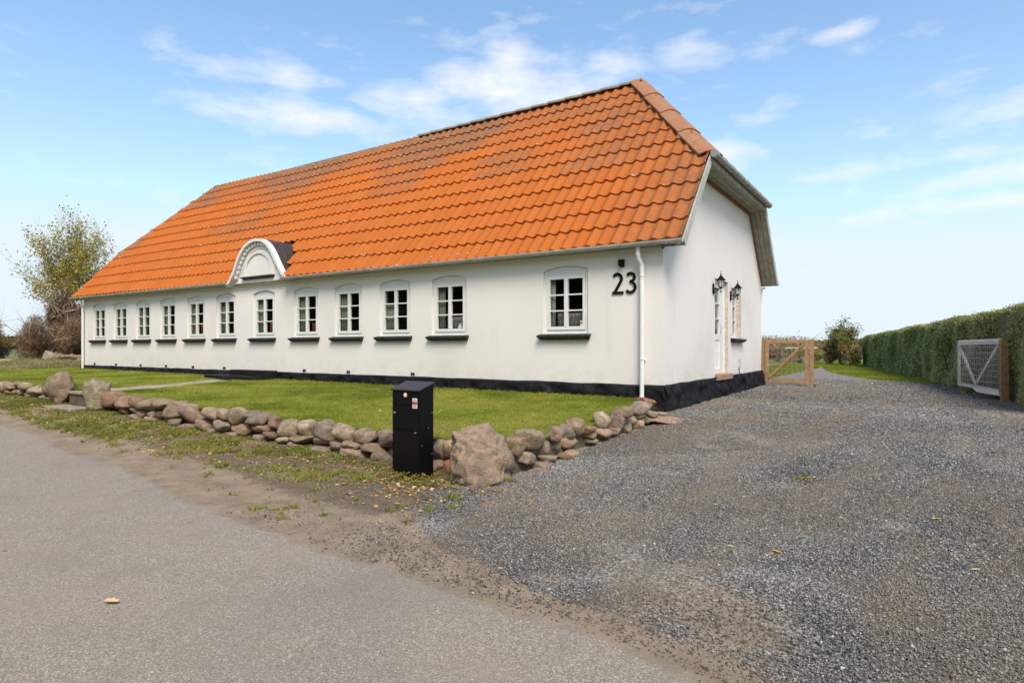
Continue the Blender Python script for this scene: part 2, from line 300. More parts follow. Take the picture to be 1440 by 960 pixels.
def roof_mat():
    m = bpy.data.materials.new('orange_clay_tiles'); m.use_nodes = True; nt = m.node_tree; N = nt.nodes; L = nt.links; b = N['Principled BSDF']
    def nz(scale, det=6, rough=.5):
        n = N.new('ShaderNodeTexNoise'); n.inputs['Scale'].default_value = scale; n.inputs['Detail'].default_value = det; n.inputs['Roughness'].default_value = rough
        L.new(g.outputs['Position'], n.inputs['Vector']); return n.outputs[0]
    def mr(v, a, b_, c=0, d=1):
        n = N.new('ShaderNodeMapRange'); n.inputs[1].default_value = a; n.inputs[2].default_value = b_; n.inputs[3].default_value = c; n.inputs[4].default_value = d; L.new(v, n.inputs[0]); return n.outputs[0]
    def mix(f, a, c, bt='MIX'):
        n = N.new('ShaderNodeMix'); n.data_type = 'RGBA'; n.blend_type = bt
        if isinstance(f, float): n.inputs[0].default_value = f
        else: L.new(f, n.inputs[0])
        for i, x in ((6, a), (7, c)):
            if isinstance(x, tuple): n.inputs[i].default_value = (*x, 1)
            else: L.new(x, n.inputs[i])
        return n.outputs[2]
    def mth(op, a, c):
        n = N.new('ShaderNodeMath'); n.operation = op; n.use_clamp = op in ('ADD',)
        for i, x in enumerate((a, c)):
            if isinstance(x, (int, float)): n.inputs[i].default_value = x
            else: L.new(x, n.inputs[i])
        return n.outputs[0]
    g = N.new('ShaderNodeNewGeometry')
    ar = N.new('ShaderNodeAttribute'); ar.attribute_name = 'tile'; ad = N.new('ShaderNodeAttribute'); ad.attribute_name = 'dirt'; av = N.new('ShaderNodeAttribute'); av.attribute_name = 'low'
    c = mix(ar.outputs['Fac'], (.44,.118,.023), (.475,.138,.030))
    c = mix(mr(nz(3.5, 8), .45, .75, 0, .35), c, (.36,.12,.045))
    dirtm = mth('ADD', mth('MULTIPLY', ad.outputs['Fac'], mr(nz(7, 9, .78), .42, .56, 0, 1.2)), mth('MULTIPLY', ad.outputs['Fac'], .25))
    c = mix(dirtm, c, (.215,.108,.062))
    c = mix(mth('MULTIPLY', mr(nz(16, 8, .7), .55, .66), mth('ADD', mth('MULTIPLY', ad.outputs['Fac'], 1.0), .10)), c, (.30,.24,.16))
    c = mix(mth('MULTIPLY', mr(nz(2.6, 9, .75), .68, .73), ad.outputs['Fac']), c, (.50,.27,.03))
    c = mix(mth('MULTIPLY', mth('GREATER_THAN', av.outputs['Fac'], .8), mr(nz(2.3, 6, .8), .61, .66)), c, (.55,.47,.40))
    L.new(c, b.inputs['Base Color']); b.inputs['Roughness'].default_value = .95; b.inputs['Specular IOR Level'].default_value = .1
    bp = N.new('ShaderNodeBump'); bp.inputs['Strength'].default_value = .5; bp.inputs['Distance'].default_value = .01; L.new(nz(30, 6, .6), bp.inputs['Height']); L.new(bp.outputs[0], b.inputs['Normal'])
    return m
M['roof'] = roof_mat()

def ground_mat():
    m = bpy.data.materials.new('ground_surface'); m.use_nodes = True; nt = m.node_tree; N = nt.nodes; L = nt.links; b = N['Principled BSDF']
    g = N.new('ShaderNodeNewGeometry')
    def nz(scale, det=6, rough=.5):
        n = N.new('ShaderNodeTexNoise'); n.inputs['Scale'].default_value = scale; n.inputs['Detail'].default_value = det; n.inputs['Roughness'].default_value = rough
        L.new(g.outputs['Position'], n.inputs['Vector']); return n.outputs[0]
    def vor(scale, out='Color'):
        n = N.new('ShaderNodeTexVoronoi'); n.inputs['Scale'].default_value = scale; L.new(g.outputs['Position'], n.inputs['Vector']); return n.outputs[out]
    def mr(v, a, b_, c=0, d=1):
        n = N.new('ShaderNodeMapRange'); n.inputs[1].default_value = a; n.inputs[2].default_value = b_; n.inputs[3].default_value = c; n.inputs[4].default_value = d; L.new(v, n.inputs[0]); return n.outputs[0]
    def mix(f, a, c, bt='MIX'):
        n = N.new('ShaderNodeMix'); n.data_type = 'RGBA'; n.blend_type = bt
        if isinstance(f, (float, int)): n.inputs[0].default_value = f
        else: L.new(f, n.inputs[0])
        for i, x in ((6, a), (7, c)):
            if isinstance(x, tuple): n.inputs[i].default_value = (*x, 1)
            else: L.new(x, n.inputs[i])
        return n.outputs[2]
    def mth(op, a, c, clamp=False):
        n = N.new('ShaderNodeMath'); n.operation = op; n.use_clamp = clamp
        for i, x in enumerate((a, c)):
            if isinstance(x, (int, float)): n.inputs[i].default_value = x
            else: L.new(x, n.inputs[i])
        return n.outputs[0]
    def at(nm):
        n = N.new('ShaderNodeAttribute'); n.attribute_name = nm; return n.outputs['Fac']
    def ramp(v, st, ip='LINEAR'):
        r = N.new('ShaderNodeValToRGB'); L.new(v, r.inputs[0]); el = r.color_ramp.elements; r.color_ramp.interpolation = ip
        while len(el) < len(st): el.new(.5)
        for e, (p, c) in zip(el, st): e.position = p; e.color = (*c, 1)
        return r.outputs[0]
    # asphalt: binder with fine light and dark chippings, worn bands and sandy film
    sp = N.new('ShaderNodeSeparateColor'); L.new(vor(140), sp.inputs[0]); vr = sp.outputs[0]
    asp = ramp(vr, [(0,(.14,.118,.097)),(.35,(.25,.21,.17)),(.75,(.325,.273,.218)),(.93,(.41,.35,.285)),(1,(.60,.54,.46))])
    asp = mix(mr(nz(1.1, 5), .35, .7, 0, .55), asp, (.30,.243,.185))
    asp = mix(mr(nz(.45, 3), .5, .72, 0, .45), asp, (.19,.168,.148))
    asp = mix(mr(nz(5, 3, .5), .735, .75, 0, .8), asp, (.09,.08,.07))
    asp = mix(mr(nz(2.2, 7, .7), .50, .72, 0, .30), asp, (.15,.135,.12))
    # sand and soil
    sand = mix(mr(nz(3.2, 8, .65), .35, .65), (.32,.235,.155), (.20,.145,.095))
    sp2 = N.new('ShaderNodeSeparateColor'); L.new(vor(90), sp2.inputs[0])
    sand = mix(mr(sp2.outputs[0], .78, .95, 0, .6), sand, ramp(sp2.outputs[1], [(0,(.06,.06,.06)),(.6,(.22,.20,.17)),(1,(.45,.42,.37))]))
    soil = mix(mr(nz(5, 8, .65), .35, .65), (.19,.14,.09), (.12,.087,.058))
    # gravel seen between and beyond the loose stones
    sp3 = N.new('ShaderNodeSeparateColor'); L.new(vor(62), sp3.inputs[0])
    grv = ramp(sp3.outputs[0], [(0,(.03,.028,.026)),(.35,(.145,.135,.125)),(.65,(.28,.262,.235)),(.85,(.42,.39,.34)),(.96,(.42,.34,.24)),(1,(.55,.53,.50))])
    grs = mix(mr(nz(6, 8, .7), .35, .65), (.12,.14,.035), (.20,.19,.065))
    w_road, w_sand, w_grv, w_grs, w_soil = at('road'), at('sand'), at('gravel'), at('grass'), at('soil')
    jit = mth('MULTIPLY', mth('SUBTRACT', nz(22, 7, .75), .5), 2.0)
    def soft(w, k=.45, amt=.9):
        return mr(mth('ADD', w, mth('MULTIPLY', jit, amt)), k-.08, k+.12)
    c = mix(soft(w_road, .5, .45), sand, asp)
    c = mix(mth('MULTIPLY', soft(w_sand, .5, .8), .75), c, sand)
    c = mix(soft(w_soil, .5, .8), c, soil)
    mpg = N.new('ShaderNodeMapping'); mpg.inputs['Scale'].default_value = (1.0, .38, 1); mpg.inputs['Rotation'].default_value = (0, 0, .12); L.new(g.outputs['Position'], mpg.inputs[0])
    ng = N.new('ShaderNodeTexNoise'); ng.inputs['Scale'].default_value = 1.15; ng.inputs['Detail'].default_value = 6; ng.inputs['Roughness'].default_value = .6; L.new(mpg.outputs[0], ng.inputs['Vector'])
    grv = mix(mr(ng.outputs[0], .40, .62, .05, .52), grv, (.235,.18,.125))
    c = mix(soft(w_grv, .5, .8), c, grv)
    c = mix(soft(w_grs, .5, .8), c, grs)
    L.new(c, b.inputs['Base Color']); b.inputs['Roughness'].default_value = .92; b.inputs['Specular IOR Level'].default_value = .2
    h = mth('ADD', mth('MULTIPLY', vor(62, 'Distance'), mth('MULTIPLY', w_grv, 1.6)), mth('MULTIPLY', nz(70, 6, .7), .7))
    bp = N.new('ShaderNodeBump'); bp.inputs['Strength'].default_value = .55; bp.inputs['Distance'].default_value = .012; L.new(h, bp.inputs['Height']); L.new(bp.outputs[0], b.inputs['Normal'])
    return m
M['ground'] = ground_mat()

# ------------------------------------------------------------------ terrain
def ip(x, pts): a = np.array(pts, float); return np.interp(x, a[:, 0], a[:, 1])
A_WALL = [(-60,.6),(-19,.39),(-16,.36),(-12.3,.32),(-10,.22),(-6.7,.12),(-4.2,.07),(-1,0),(20,0)]
B_ROAD = [(-60,.5),(-25,.22),(-10.7,.09),(-5,.03),(0,0),(20,0)]
D_Y = [(-40,0),(-5.6,0),(-3,.19),(-.5,.345),(2,.37),(9,.41),(30,.38),(70,.35)]
LAWN_W = [(-60,.70),(-17,.66),(-12,.62),(-8.5,.50),(-4,.40),(-1.9,.37),(20,.37)]
LAWN_H = [(-60,.75),(-24,.69),(-7,.59),(0,.575),(20,.575)]
ROAD_E = [(-60,-1.0),(-30,-4.2),(-17,-6.1),(-10.7,-6.87),(-6.6,-7.26),(-3.5,-7.68),(-.57,-7.98),(1.2,-8.12),(2.6,-8.27),(3.2,-8.46),(5,-8.75),(12,-9.1),(60,-11)]
def lawn_z(X, Y): t = np.clip((Y+5.2)/5.2, 0, 1); return ip(X, LAWN_W)*(1-t)+ip(X, LAWN_H)*t
def ground_z(X, Y):
    X = np.asarray(X, float); Y = np.asarray(Y, float)
    A = ip(X, A_WALL); B = ip(X, B_ROAD); zv = B+(A-B)*smooth01((Y+7.8)/2.6)
    t = smooth01((Y+5.1)/.8); zv = zv*(1-t)+(lawn_z(X, Y)-.13)*t
    zd = ip(Y, D_Y)
    m = smooth01((X+.55)/.6); z = zv*(1-m)+zd*m
    tb = smooth01((Y-.6)/1.5); zb = ip(X, [(-60,.7),(-24,.66),(-1,.41),(60,.41)]); return z*(1-tb)+np.where(X < 0, zb, zd)*tb
def gz(x, y): return float(ground_z(np.array([x]), np.array([y]))[0])
def side_line(Y): return -.05+(Y+5.5)*.093       # line of the stone wall beside the drive
def zone(X, Y):
    P = np.stack([X, Y], 1); re = ip(X, ROAD_E)+(vnoise(P, 1.1, 3)-.5)*.35+(vnoise(P, 6, 4)-.5)*.12
    d = Y-re
    road = smooth01(.5-d/.25)
    gx = np.where(Y < -5.6, ip(Y, [(-9,6.2),(-8.4,3.6),(-8.08,2.5),(-7.74,1.35),(-7.2,.15),(-6.4,-.25),(-5.6,-.35)]), np.where(Y < -.9, side_line(Y)-.25, np.where(Y < 9, -2, -30.)))
    q = (vnoise(P, .9, 8)-.5)*.8
    grv = smooth01((X-gx+q)/.55+.3)*smooth01((d-.02)/.28)
    sandpatch = np.exp(-(((X-3.15)/.55)**2+((Y+7.75)/.7)**2))*1.15+np.exp(-(((X-2.75)/.4)**2+((Y+6.6)/.8)**2))*.8+np.exp(-(((X-2.3)/.45)**2+((Y+4.9)/1.2)**2))*.5+np.exp(-(((X-4.4)/.35)**2+((Y+1)/4.)**2))*.35
    tr = (np.exp(-((X-(2.65+.05*(Y+8)))/.28)**2)+np.exp(-((X-(4.25+.05*(Y+8)))/.26)**2))*smooth01((9-Y)/6)*smooth01((Y+8.6)/.8); sandpatch = np.maximum(sandpatch, tr*.75*(.35+1.1*vnoise(np.stack([X*.8, Y*.35], 1), 1.6, 12)))
    sandpatch *= .55+.9*vnoise(P, 2.2, 11)
    grassL = smooth01((d-.55-ip(X, [(-14,-.5),(-8,-.4),(-5,-.25),(-3,.0),(-1.5,.4),(0,1.5)]))/.5)*smooth01((-.2-X)/.8)
    grassL = np.where(Y < -4.9, grassL*np.clip(-.25+1.5*vnoise(P, 1.9, 21, 4)*ip(X, [(-12,1.1),(-7,.9),(-1,.72)]), 0, 1), np.where(X < -.6, 1., 0))
    soil = smooth01((d-.25)/.4)*smooth01((.3-X)/.8)*(Y < -.8)
    ge = ip(Y, [(12.4,4.2),(13.0,3.9),(14.8,2.5),(20.4,.7),(30.4,-1.0),(33,-40),(200,-40)])
    grassR = np.where(Y > 12.4, smooth01((X-ge)/.5+.3), 0)
    far = ((X < -25) & (Y > -5)) | (Y > 32) | (X > 8.5) | ((Y > 0) & (X < -1.5) & (Y > 12))
    grass = np.maximum(np.where(X < .2, grassL, 0), np.maximum(grassR, far*1.0)); grv = grv*(1-grassR)*(1-far)*(1-smooth01(sandpatch*1.0-.15)*.58)
    back = (Y > 34); gravback = np.exp(-((Y-26)/5)**2)*0
    return d, road, grv, grass, soil*(1-grass), sandpatch, (np.abs(d) < .28)*1.0

def build_ground():
    def ax(segs):
        out = []
        for a, b, h in segs: out += list(np.arange(a, b-1e-6, h))
        out.append(segs[-1][1]); return np.array(out)
    xs = ax([(-60,-26,1.0),(-26,-13,.2),(-13,7.4,.075),(7.4,16,.4),(16,60,2.0)]); ys = ax([(-24,-9.8,.3),(-9.8,-2,.07),(-2,14,.2),(14,40,.6),(40,90,2.5)])
    X, Y = np.meshgrid(xs, ys); Xf, Yf = X.ravel(), Y.ravel(); Z = ground_z(Xf, Yf)
    P = np.stack([Xf, Yf], 1); Z = Z+(vnoise(P, 1.7, 31)-.5)*.03*smooth01((Yf-ip(Xf, ROAD_E))/.6)
    d, road, grv, grass, soil, sandp, edge = zone(Xf, Yf)
    nx, ny = len(xs), len(ys); idx = np.arange(nx*ny).reshape(ny, nx)
    F = np.stack([idx[:-1,:-1], idx[:-1,1:], idx[1:,1:], idx[1:,:-1]], -1).reshape(-1, 4)
    cx, cy = Xf[F].mean(1), Yf[F].mean(1); dF = d[F].mean(1)
    isroad = dF < 0; isdrive = (~isroad) & (grv[F].mean(1) > .4) | ((~isroad) & (cx > side_line(cy)+.2) & (cx < 7.5) & (cy < 32) & (grass[F].mean(1) < .5)); isdrive &= ~isroad
    isverge = (~isroad) & (~isdrive)
    sandw = np.clip(np.maximum(np.where(d > 0, smooth01(1-d/.32), smooth01(1+d/.16))*.95, sandp*.75), 0, 1)
    att = {'road': road, 'sand': sandw*(1-grass), 'gravel': grv, 'grass': grass, 'soil': soil*smooth01((d-.5)/.6)}
    for nm, mk in (('road', isroad), ('verge', isverge), ('gravel_driveway', isdrive)):
        f = F[mk]; u, inv = np.unique(f, return_inverse=True); inv = inv.reshape(f.shape)
        o = np_mesh(nm, np.stack([Xf, Yf, Z], 1)[u], inv, 4, M['ground'], attrs={k: v[u] for k, v in att.items()}, smooth=True); tag(o, kind='structure')
    # open land out to the horizon
    r = np.array([0, 55, 120, 300, 900, 3000.]); n = 48; V = []; 
    for k, rr in enumerate(r):
        for i in range(n):
            t = 2*math.pi*i/n; x, y = rr*math.cos(t), rr*math.sin(t); V.append((x, y, -.35 if rr < 100 else (-.5 if rr < 500 else -2.0)))
    F = [(k*n+i, (k+1)*n+i, (k+1)*n+(i+1) % n, k*n+(i+1) % n) for k in range(len(r)-1) for i in range(n)]
    far = mat('meadow', (.115,.13,.045), 1, c2=(.17,.16,.07), scale=.05)
    o = np_mesh('ground', V, F, 4, far, smooth=True); tag(o, kind='structure')
build_ground()

def quads_cloud(C, size, t, aspect=.55, flat=None, seed=0, bias=None):
    """leaf-like diamonds at C with random orientation"""
    g = np.random.default_rng(seed); n = len(C); a = g.normal(size=(n, 3)); 
    if flat is not None: a[:, 2] *= flat
    if bias is not None:
        nn = g.normal(size=(n, 3))*.55+np.array(bias)[None]; nn /= np.linalg.norm(nn, axis=1)[:, None]; a -= nn*(a*nn).sum(1)[:, None]
    a /= np.linalg.norm(a, axis=1)[:, None]; b = g.normal(size=(n, 3)) if bias is None else np.cross(nn, a)
    if flat is not None: b[:, 2] *= flat
    b -= a*(a*b).sum(1)[:, None]; b /= np.linalg.norm(b, axis=1)[:, None]
    s = (size*np.ones(n))[:, None]; a = a*s*.5; b = b*s*.5*aspect
    V = np.stack([C-a, C+b*1.0-a*.1, C+a, C-b-a*.1], 1).reshape(-1, 3); F = np.arange(4*n).reshape(n, 4)
    return V, F, np.repeat(t, 4)
def blades(x, y, z, h, w, t, lean=.5, seed=0):
    g = np.random.default_rng(seed); n = len(x); th = g.uniform(0, 2*np.pi, n); lx = g.normal(0, lean, n)*h; ly = g.normal(0, lean, n)*h
    dx, dy = np.cos(th)*w/2, np.sin(th)*w/2
    V = np.stack([np.stack([x-dx, y-dy, z], 1), np.stack([x+dx, y+dy, z], 1), np.stack([x+lx, y+ly, z+h], 1)], 1).reshape(-1, 3)
    return V, np.arange(3*n).reshape(n, 3), np.repeat(t, 3)
CAMXY = np.array([4.049, -11.4]); FW = np.array([-math.sin(R_(33.277)), math.cos(R_(33.277))]); RT = np.array([FW[1], -FW[0]])
def inview(x, y, m=1.18):
    dx, dy = x-CAMXY[0], y-CAMXY[1]; f = dx*FW[0]+dy*FW[1]; r = dx*RT[0]+dy*RT[1]; return (f > 1.2) & (np.abs(r) < f*.829*m+.6), f

# lawn ---------------------------------------------------------------
def lawn_right(Y): return np.minimum(side_line(Y)-.12, np.interp(Y, [-1.9,-1.3,-.6,0], [.3,.10,-.30,-.42]))
PATH = [(-11.35,-5.1),(-11.5,-4.2),(-11.9,-2.9),(-12.5,-1.7),(-12.9,-.95)]
def path_d(X, Y):
    d = np.full(np.shape(X), 9.)
    for (x0, y0), (x1, y1) in zip(PATH[:-1], PATH[1:]):
        ex, ey = x1-x0, y1-y0; t = np.clip(((X-x0)*ex+(Y-y0)*ey)/(ex*ex+ey*ey), 0, 1); d = np.minimum(d, np.hypot(X-x0-t*ex, Y-y0-t*ey))
    return d
def build_lawn():
    us = np.linspace(0, 1, 420); vs = np.linspace(0, 1, 60); U, Vv = np.meshgrid(us, vs)
    Y = -5.06+Vv*5.05; xr = lawn_right(Y); X = -34+U*(xr+34); X = X.ravel(); Y = Y.ravel()
    Z = lawn_z(X, Y)+(vnoise(np.stack([X, Y], 1), 1.3, 5)-.5)*.03
    n = len(us); idx = np.arange(len(X)).reshape(len(vs), n); V = np.stack([X, Y, Z], 1)
    F = np.stack([idx[:-1,:-1], idx[:-1,1:], idx[1:,1:], idx[1:,:-1]], -1).reshape(-1, 4)
    pd = path_d(X, Y)+(vnoise(np.stack([X, Y], 1), 3, 9)-.5)*.25; pm = smooth01((.52-pd)/.12+.5)
    g = mat('lawn_base', (.19,.225,.04), 1, c2=(.27,.29,.055), scale=3.2, detail=8, bump=.5, bscale=60, c3=(.19,.165,.06), c3scale=1.1, c3lo=.58, c3hi=.72)
    inpath = pm[F].mean(1) > .5
    pth = mat('path_sand', (.44,.38,.29), 1, c2=(.30,.26,.19), scale=7, detail=9, bump=.6, bscale=70, c3=(.16,.17,.06), c3scale=2.2, c3lo=.55, c3hi=.66)
    for nm, mk, mm in (('lawn', ~inpath, g), ('path', inpath, pth)):
        f = F[mk]; u, inv = np.unique(f, return_inverse=True); o = np_mesh(nm, V[u], inv.reshape(f.shape), 4, mm, smooth=True); tag(o, kind='structure')
    # soil bank that the wall stones lean on
    bx = MB(); fr = V[idx[0]]; m = len(fr)
    bx.v = [tuple(p) for p in fr]+[(p[0], p[1]-.03, -.2) for p in fr]; bx.f = [(i, i+1, i+1+m, i+m) for i in range(m-1)]
    rt = V[idx[:, -1]]; k = len(rt); b0 = len(bx.v); bx.v += [tuple(p) for p in rt]+[(p[0]+.03, p[1], -.2) for p in rt]; bx.f += [(b0+i, b0+i+1, b0+i+1+k, b0+i+k) for i in range(k-1)]
    tag(bx.build('soil_bank', M['soil']), kind='structure')
    # mown blades
    N0 = 520000; x = rng.uniform(-30, .4, N0); y = rng.uniform(-5.08, -.12, N0); ok = (x < lawn_right(y)+.02) & (path_d(x, y)+(vnoise(np.stack([x, y], 1), 3, 9)-.5)*.25 > .50-.15*rng.random(N0)**3)
    iv, f = inview(x, y, 1.12); ok &= iv; ok &= rng.random(N0) < np.clip(1.25-(f-8)/20, .45, 1)
    x, y, f = x[ok], y[ok], f[ok]; P = np.stack([x, y], 1)
    t = np.clip(.44+(vnoise(P, .8, 12)-.5)*1.2+(vnoise(P, 5, 13)-.5)*.7+rng.normal(0, .13, len(x)), 0, 1); t = np.where(rng.random(len(x)) < .012, 1, t)
    h = rng.uniform(.025, .055, len(x))*(1+.7*(y < -4.93)+1.1*(y > -.28)*rng.random(len(x))); Vb, Fb, tb = blades(x, y, lawn_z(x, y)-.005, h, .010+f*.0011, t, 1.8, 3)
    o = np_mesh('lawn_grass', Vb, Fb, 3, M['lawnblade'], attrs={'t': tb}); tag(o, 'short mown green grass of the front lawn', 'grass', kind='stuff')
build_lawn()

def build_verge_grass():
    N0 = 900000; x = rng.uniform(-19, .6, N0); y = rng.uniform(-8.6, -5.15, N0); P = np.stack([x, y], 1)
    d, road, grv, grass, soil, sp, e = zone(x, y); iv, f = inview(x, y, 1.12)
    cl = vnoise(P, 2.6, 41); tuft = vnoise(P, 7, 42, 2)
    p = np.clip((grass*1.6-.30), 0, 1)*np.clip((cl*.75+tuft*.7-.62)*3.4, .02, 1)
    p = np.maximum(p, (d > .25)*(x < .3)*np.clip((tuft*.7+cl*.35-.72)*5, 0, .5)*np.clip(1-(x+2)/6, .2, 1))
    p = np.maximum(p, np.clip(1-(y+5.15-(-.45))/-.35, 0, 1)*0)
    ok = iv & (rng.random(N0) < p*np.clip(10/f, .3, 1)); x, y, f, P, tuft = x[ok], y[ok], f[ok], P[ok], tuft[ok]
    t = np.clip(.42+(vnoise(P, 1.2, 43)-.5)*1.0+rng.normal(0, .18, len(x)), 0, 1)
    h = rng.uniform(.015, .05, len(x))*(.55+1.1*tuft); V, F, tt = blades(x, y, ground_z(x, y), h, .008+f*.0010, t, .8, 4)
    o = np_mesh('verge_grass', V, F, 3, M['vergeblade'], attrs={'t': tt}); tag(o, 'patchy rough grass between road and stone wall', 'grass', kind='stuff')
    # grass strip beside hedge and beyond the gate
    N1 = 240000; x = rng.uniform(-3, 7, N1); y = rng.uniform(12.2, 40, N1); d, road, grv, grass, *_ = zone(x, y); iv, f = inview(x, y, 1.1)
    ok = iv & (rng.random(N1) < (grass*1.3-.3)*np.clip(22/f, .3, 1)); x, y, f = x[ok], y[ok], f[ok]; P = np.stack([x, y], 1)
    t = np.clip(.30+(vnoise(P, .7, 44)-.5)*.8+rng.normal(0, .12, len(x)), 0, .85); V, F, tt = blades(x, y, ground_z(x, y), rng.uniform(.05, .11, len(x)), .03+f*.0012, t, .5, 5)
    o = np_mesh('garden_grass', V, F, 3, M['lawnblade'], attrs={'t': tt}); tag(o, 'green grass strip along the foot of the hedge', 'grass', kind='stuff')
build_verge_grass()

def build_gravel():
    def batch(n, x0, x1, y0, y1, dmax, sz):
        x = rng.uniform(x0, x1, n); y = rng.uniform(y0, y1, n); iv, f = inview(x, y, 1.08)
        d, road, grv, grass, soil, sp, e = zone(x, y); P = np.stack([x, y], 1)
        p = np.maximum(grv*(1.15-smooth01(sp)*.58), .02*(d > -.05)); p = np.maximum(p, .16*smooth01((x+.8)/1.5)*(d > .0)*(d < 1.2)); p = np.maximum(p, .05*(d > 0)*(x < .5)*(vnoise(P, 3, 51) > .5)); p = np.where((y > -5.55) & (x < side_line(y)+.0) & (y < -.9), 0, p)
        p *= .55+.75*vnoise(P, 3.3, 52)
        ok = iv & (f < dmax) & (rng.random(n) < p) & (x < 7.2); return x[ok], y[ok], f[ok], sz
    xs, ys, fs = [], [], []
    for b in (batch(820000, -1.5, 7.2, -9, -2.0, 8.2, 0), batch(300000, -.5, 7.2, -5.2, 3.5, 15, 0), batch(150000, -1, 7.2, 1, 13.5, 27, 0)):
        xs.append(b[0]); ys.append(b[1]); fs.append(b[2])
    x, y, f = map(np.concatenate, (xs, ys, fs)); n = len(x); print('gravel stones', n)
    s = rng.lognormal(math.log(.0061), .33, n)*np.clip(.75+f*.075, .9, 2.4); P = np.stack([x, y], 1)
    base = np.array([(1,0,0),(0,1,0),(-1,0,0),(0,-1,0),(0,0,1),(0,0,-.6)], float); Ft = np.array([(0,1,4),(1,2,4),(2,3,4),(3,0,4),(1,0,5),(2,1,5),(3,2,5),(0,3,5)])
    V = base[None]*(1+rng.uniform(-.32, .32, (n, 6, 1)))*np.array([1, .75, .62])+rng.normal(0, .16, (n, 6, 3))*np.array([1, 1, .5])
    th = rng.uniform(0, 2*np.pi, n); c, sn = np.cos(th)[:, None], np.sin(th)[:, None]
    Vx = V[:, :, 0]*c-V[:, :, 1]*sn; Vy = V[:, :, 0]*sn+V[:, :, 1]*c; V = np.stack([Vx, Vy, V[:, :, 2]], 2)*s[:, None, None]
    V += np.stack([x, y, ground_z(x, y)+s*.25+.004], 1)[:, None]
    blue = vnoise(P, .6, 53); t = np.clip(rng.beta(1.7, 2.1, n)*.78+(.5-blue)*.25, 0, .82); k = rng.random(n); t = np.where(k < .045, .93, t); t = np.where(k > .992, 1, t)
    Fi = (Ft[None]+(np.arange(n)*6)[:, None, None]).reshape(-1, 3)
    o = np_mesh('gravel', V.reshape(-1, 3), Fi, 3, M['gravel'], attrs={'t': np.repeat(t, 6)}); tag(o, 'loose grey crushed gravel on the driveway', 'gravel', kind='stuff')
build_gravel()

def build_litter():
    xs = []; ys = []
    def blob(n, cx, cy, sx, sy): xs.append(rng.normal(cx, sx, n)); ys.append(rng.normal(cy, sy, n))
    xs.append(rng.uniform(-14, -.6, 1700)); ys.append(-5.5-np.abs(rng.normal(0, .6, 1700)))
    blob(160, -2.8, -6.1, 1.3, .35); blob(110, -.7, -6.35, .5, .25); blob(60, -.1, -5.95, .35, .16); blob(120, -5.5, -6.0, 1.6, .4); blob(60, -.5, -6.7, .5, .35)
    blob(110, 4.1, 13.6, .8, .9); blob(50, 4.9, 9.9, .25, 1.6); blob(22, 5.3, 4.8, .35, .7)
    x = np.concatenate(xs); y = np.concatenate(ys); d = zone(x, y)[0]; ok = (d > .15) & ((y < -5.4) | (x > 3)); x, y = x[ok], y[ok]; n = len(x)
    iv, f = inview(x, y); sz = rng.uniform(.03, .065, n)
    V, F, t = quads_cloud(np.stack([x, y, ground_z(x, y)+.022], 1), sz, rng.beta(1.6, 1.3, n), .6, .22, 61)
    o = np_mesh('leaf_litter', V, F, 4, M['litter'], attrs={'t': t}); tag(o, 'yellow and orange autumn leaf litter below the stone wall', 'leaf litter', kind='stuff')
    n = 150; x = rng.uniform(-22, -.6, n); y = rng.uniform(-4.9, -.6, n)
    V, F, t = quads_cloud(np.stack([x, y, lawn_z(x, y)+.045], 1), rng.uniform(.03, .06, n), np.where(rng.random(n) < .25, .35, .9), .6, .2, 62)
    o = np_mesh('lawn_leaf_litter', V, F, 4, M['litter'], attrs={'t': t}); tag(o, 'small pale leaves and petals scattered over the lawn', 'leaf litter', kind='stuff')
build_litter()

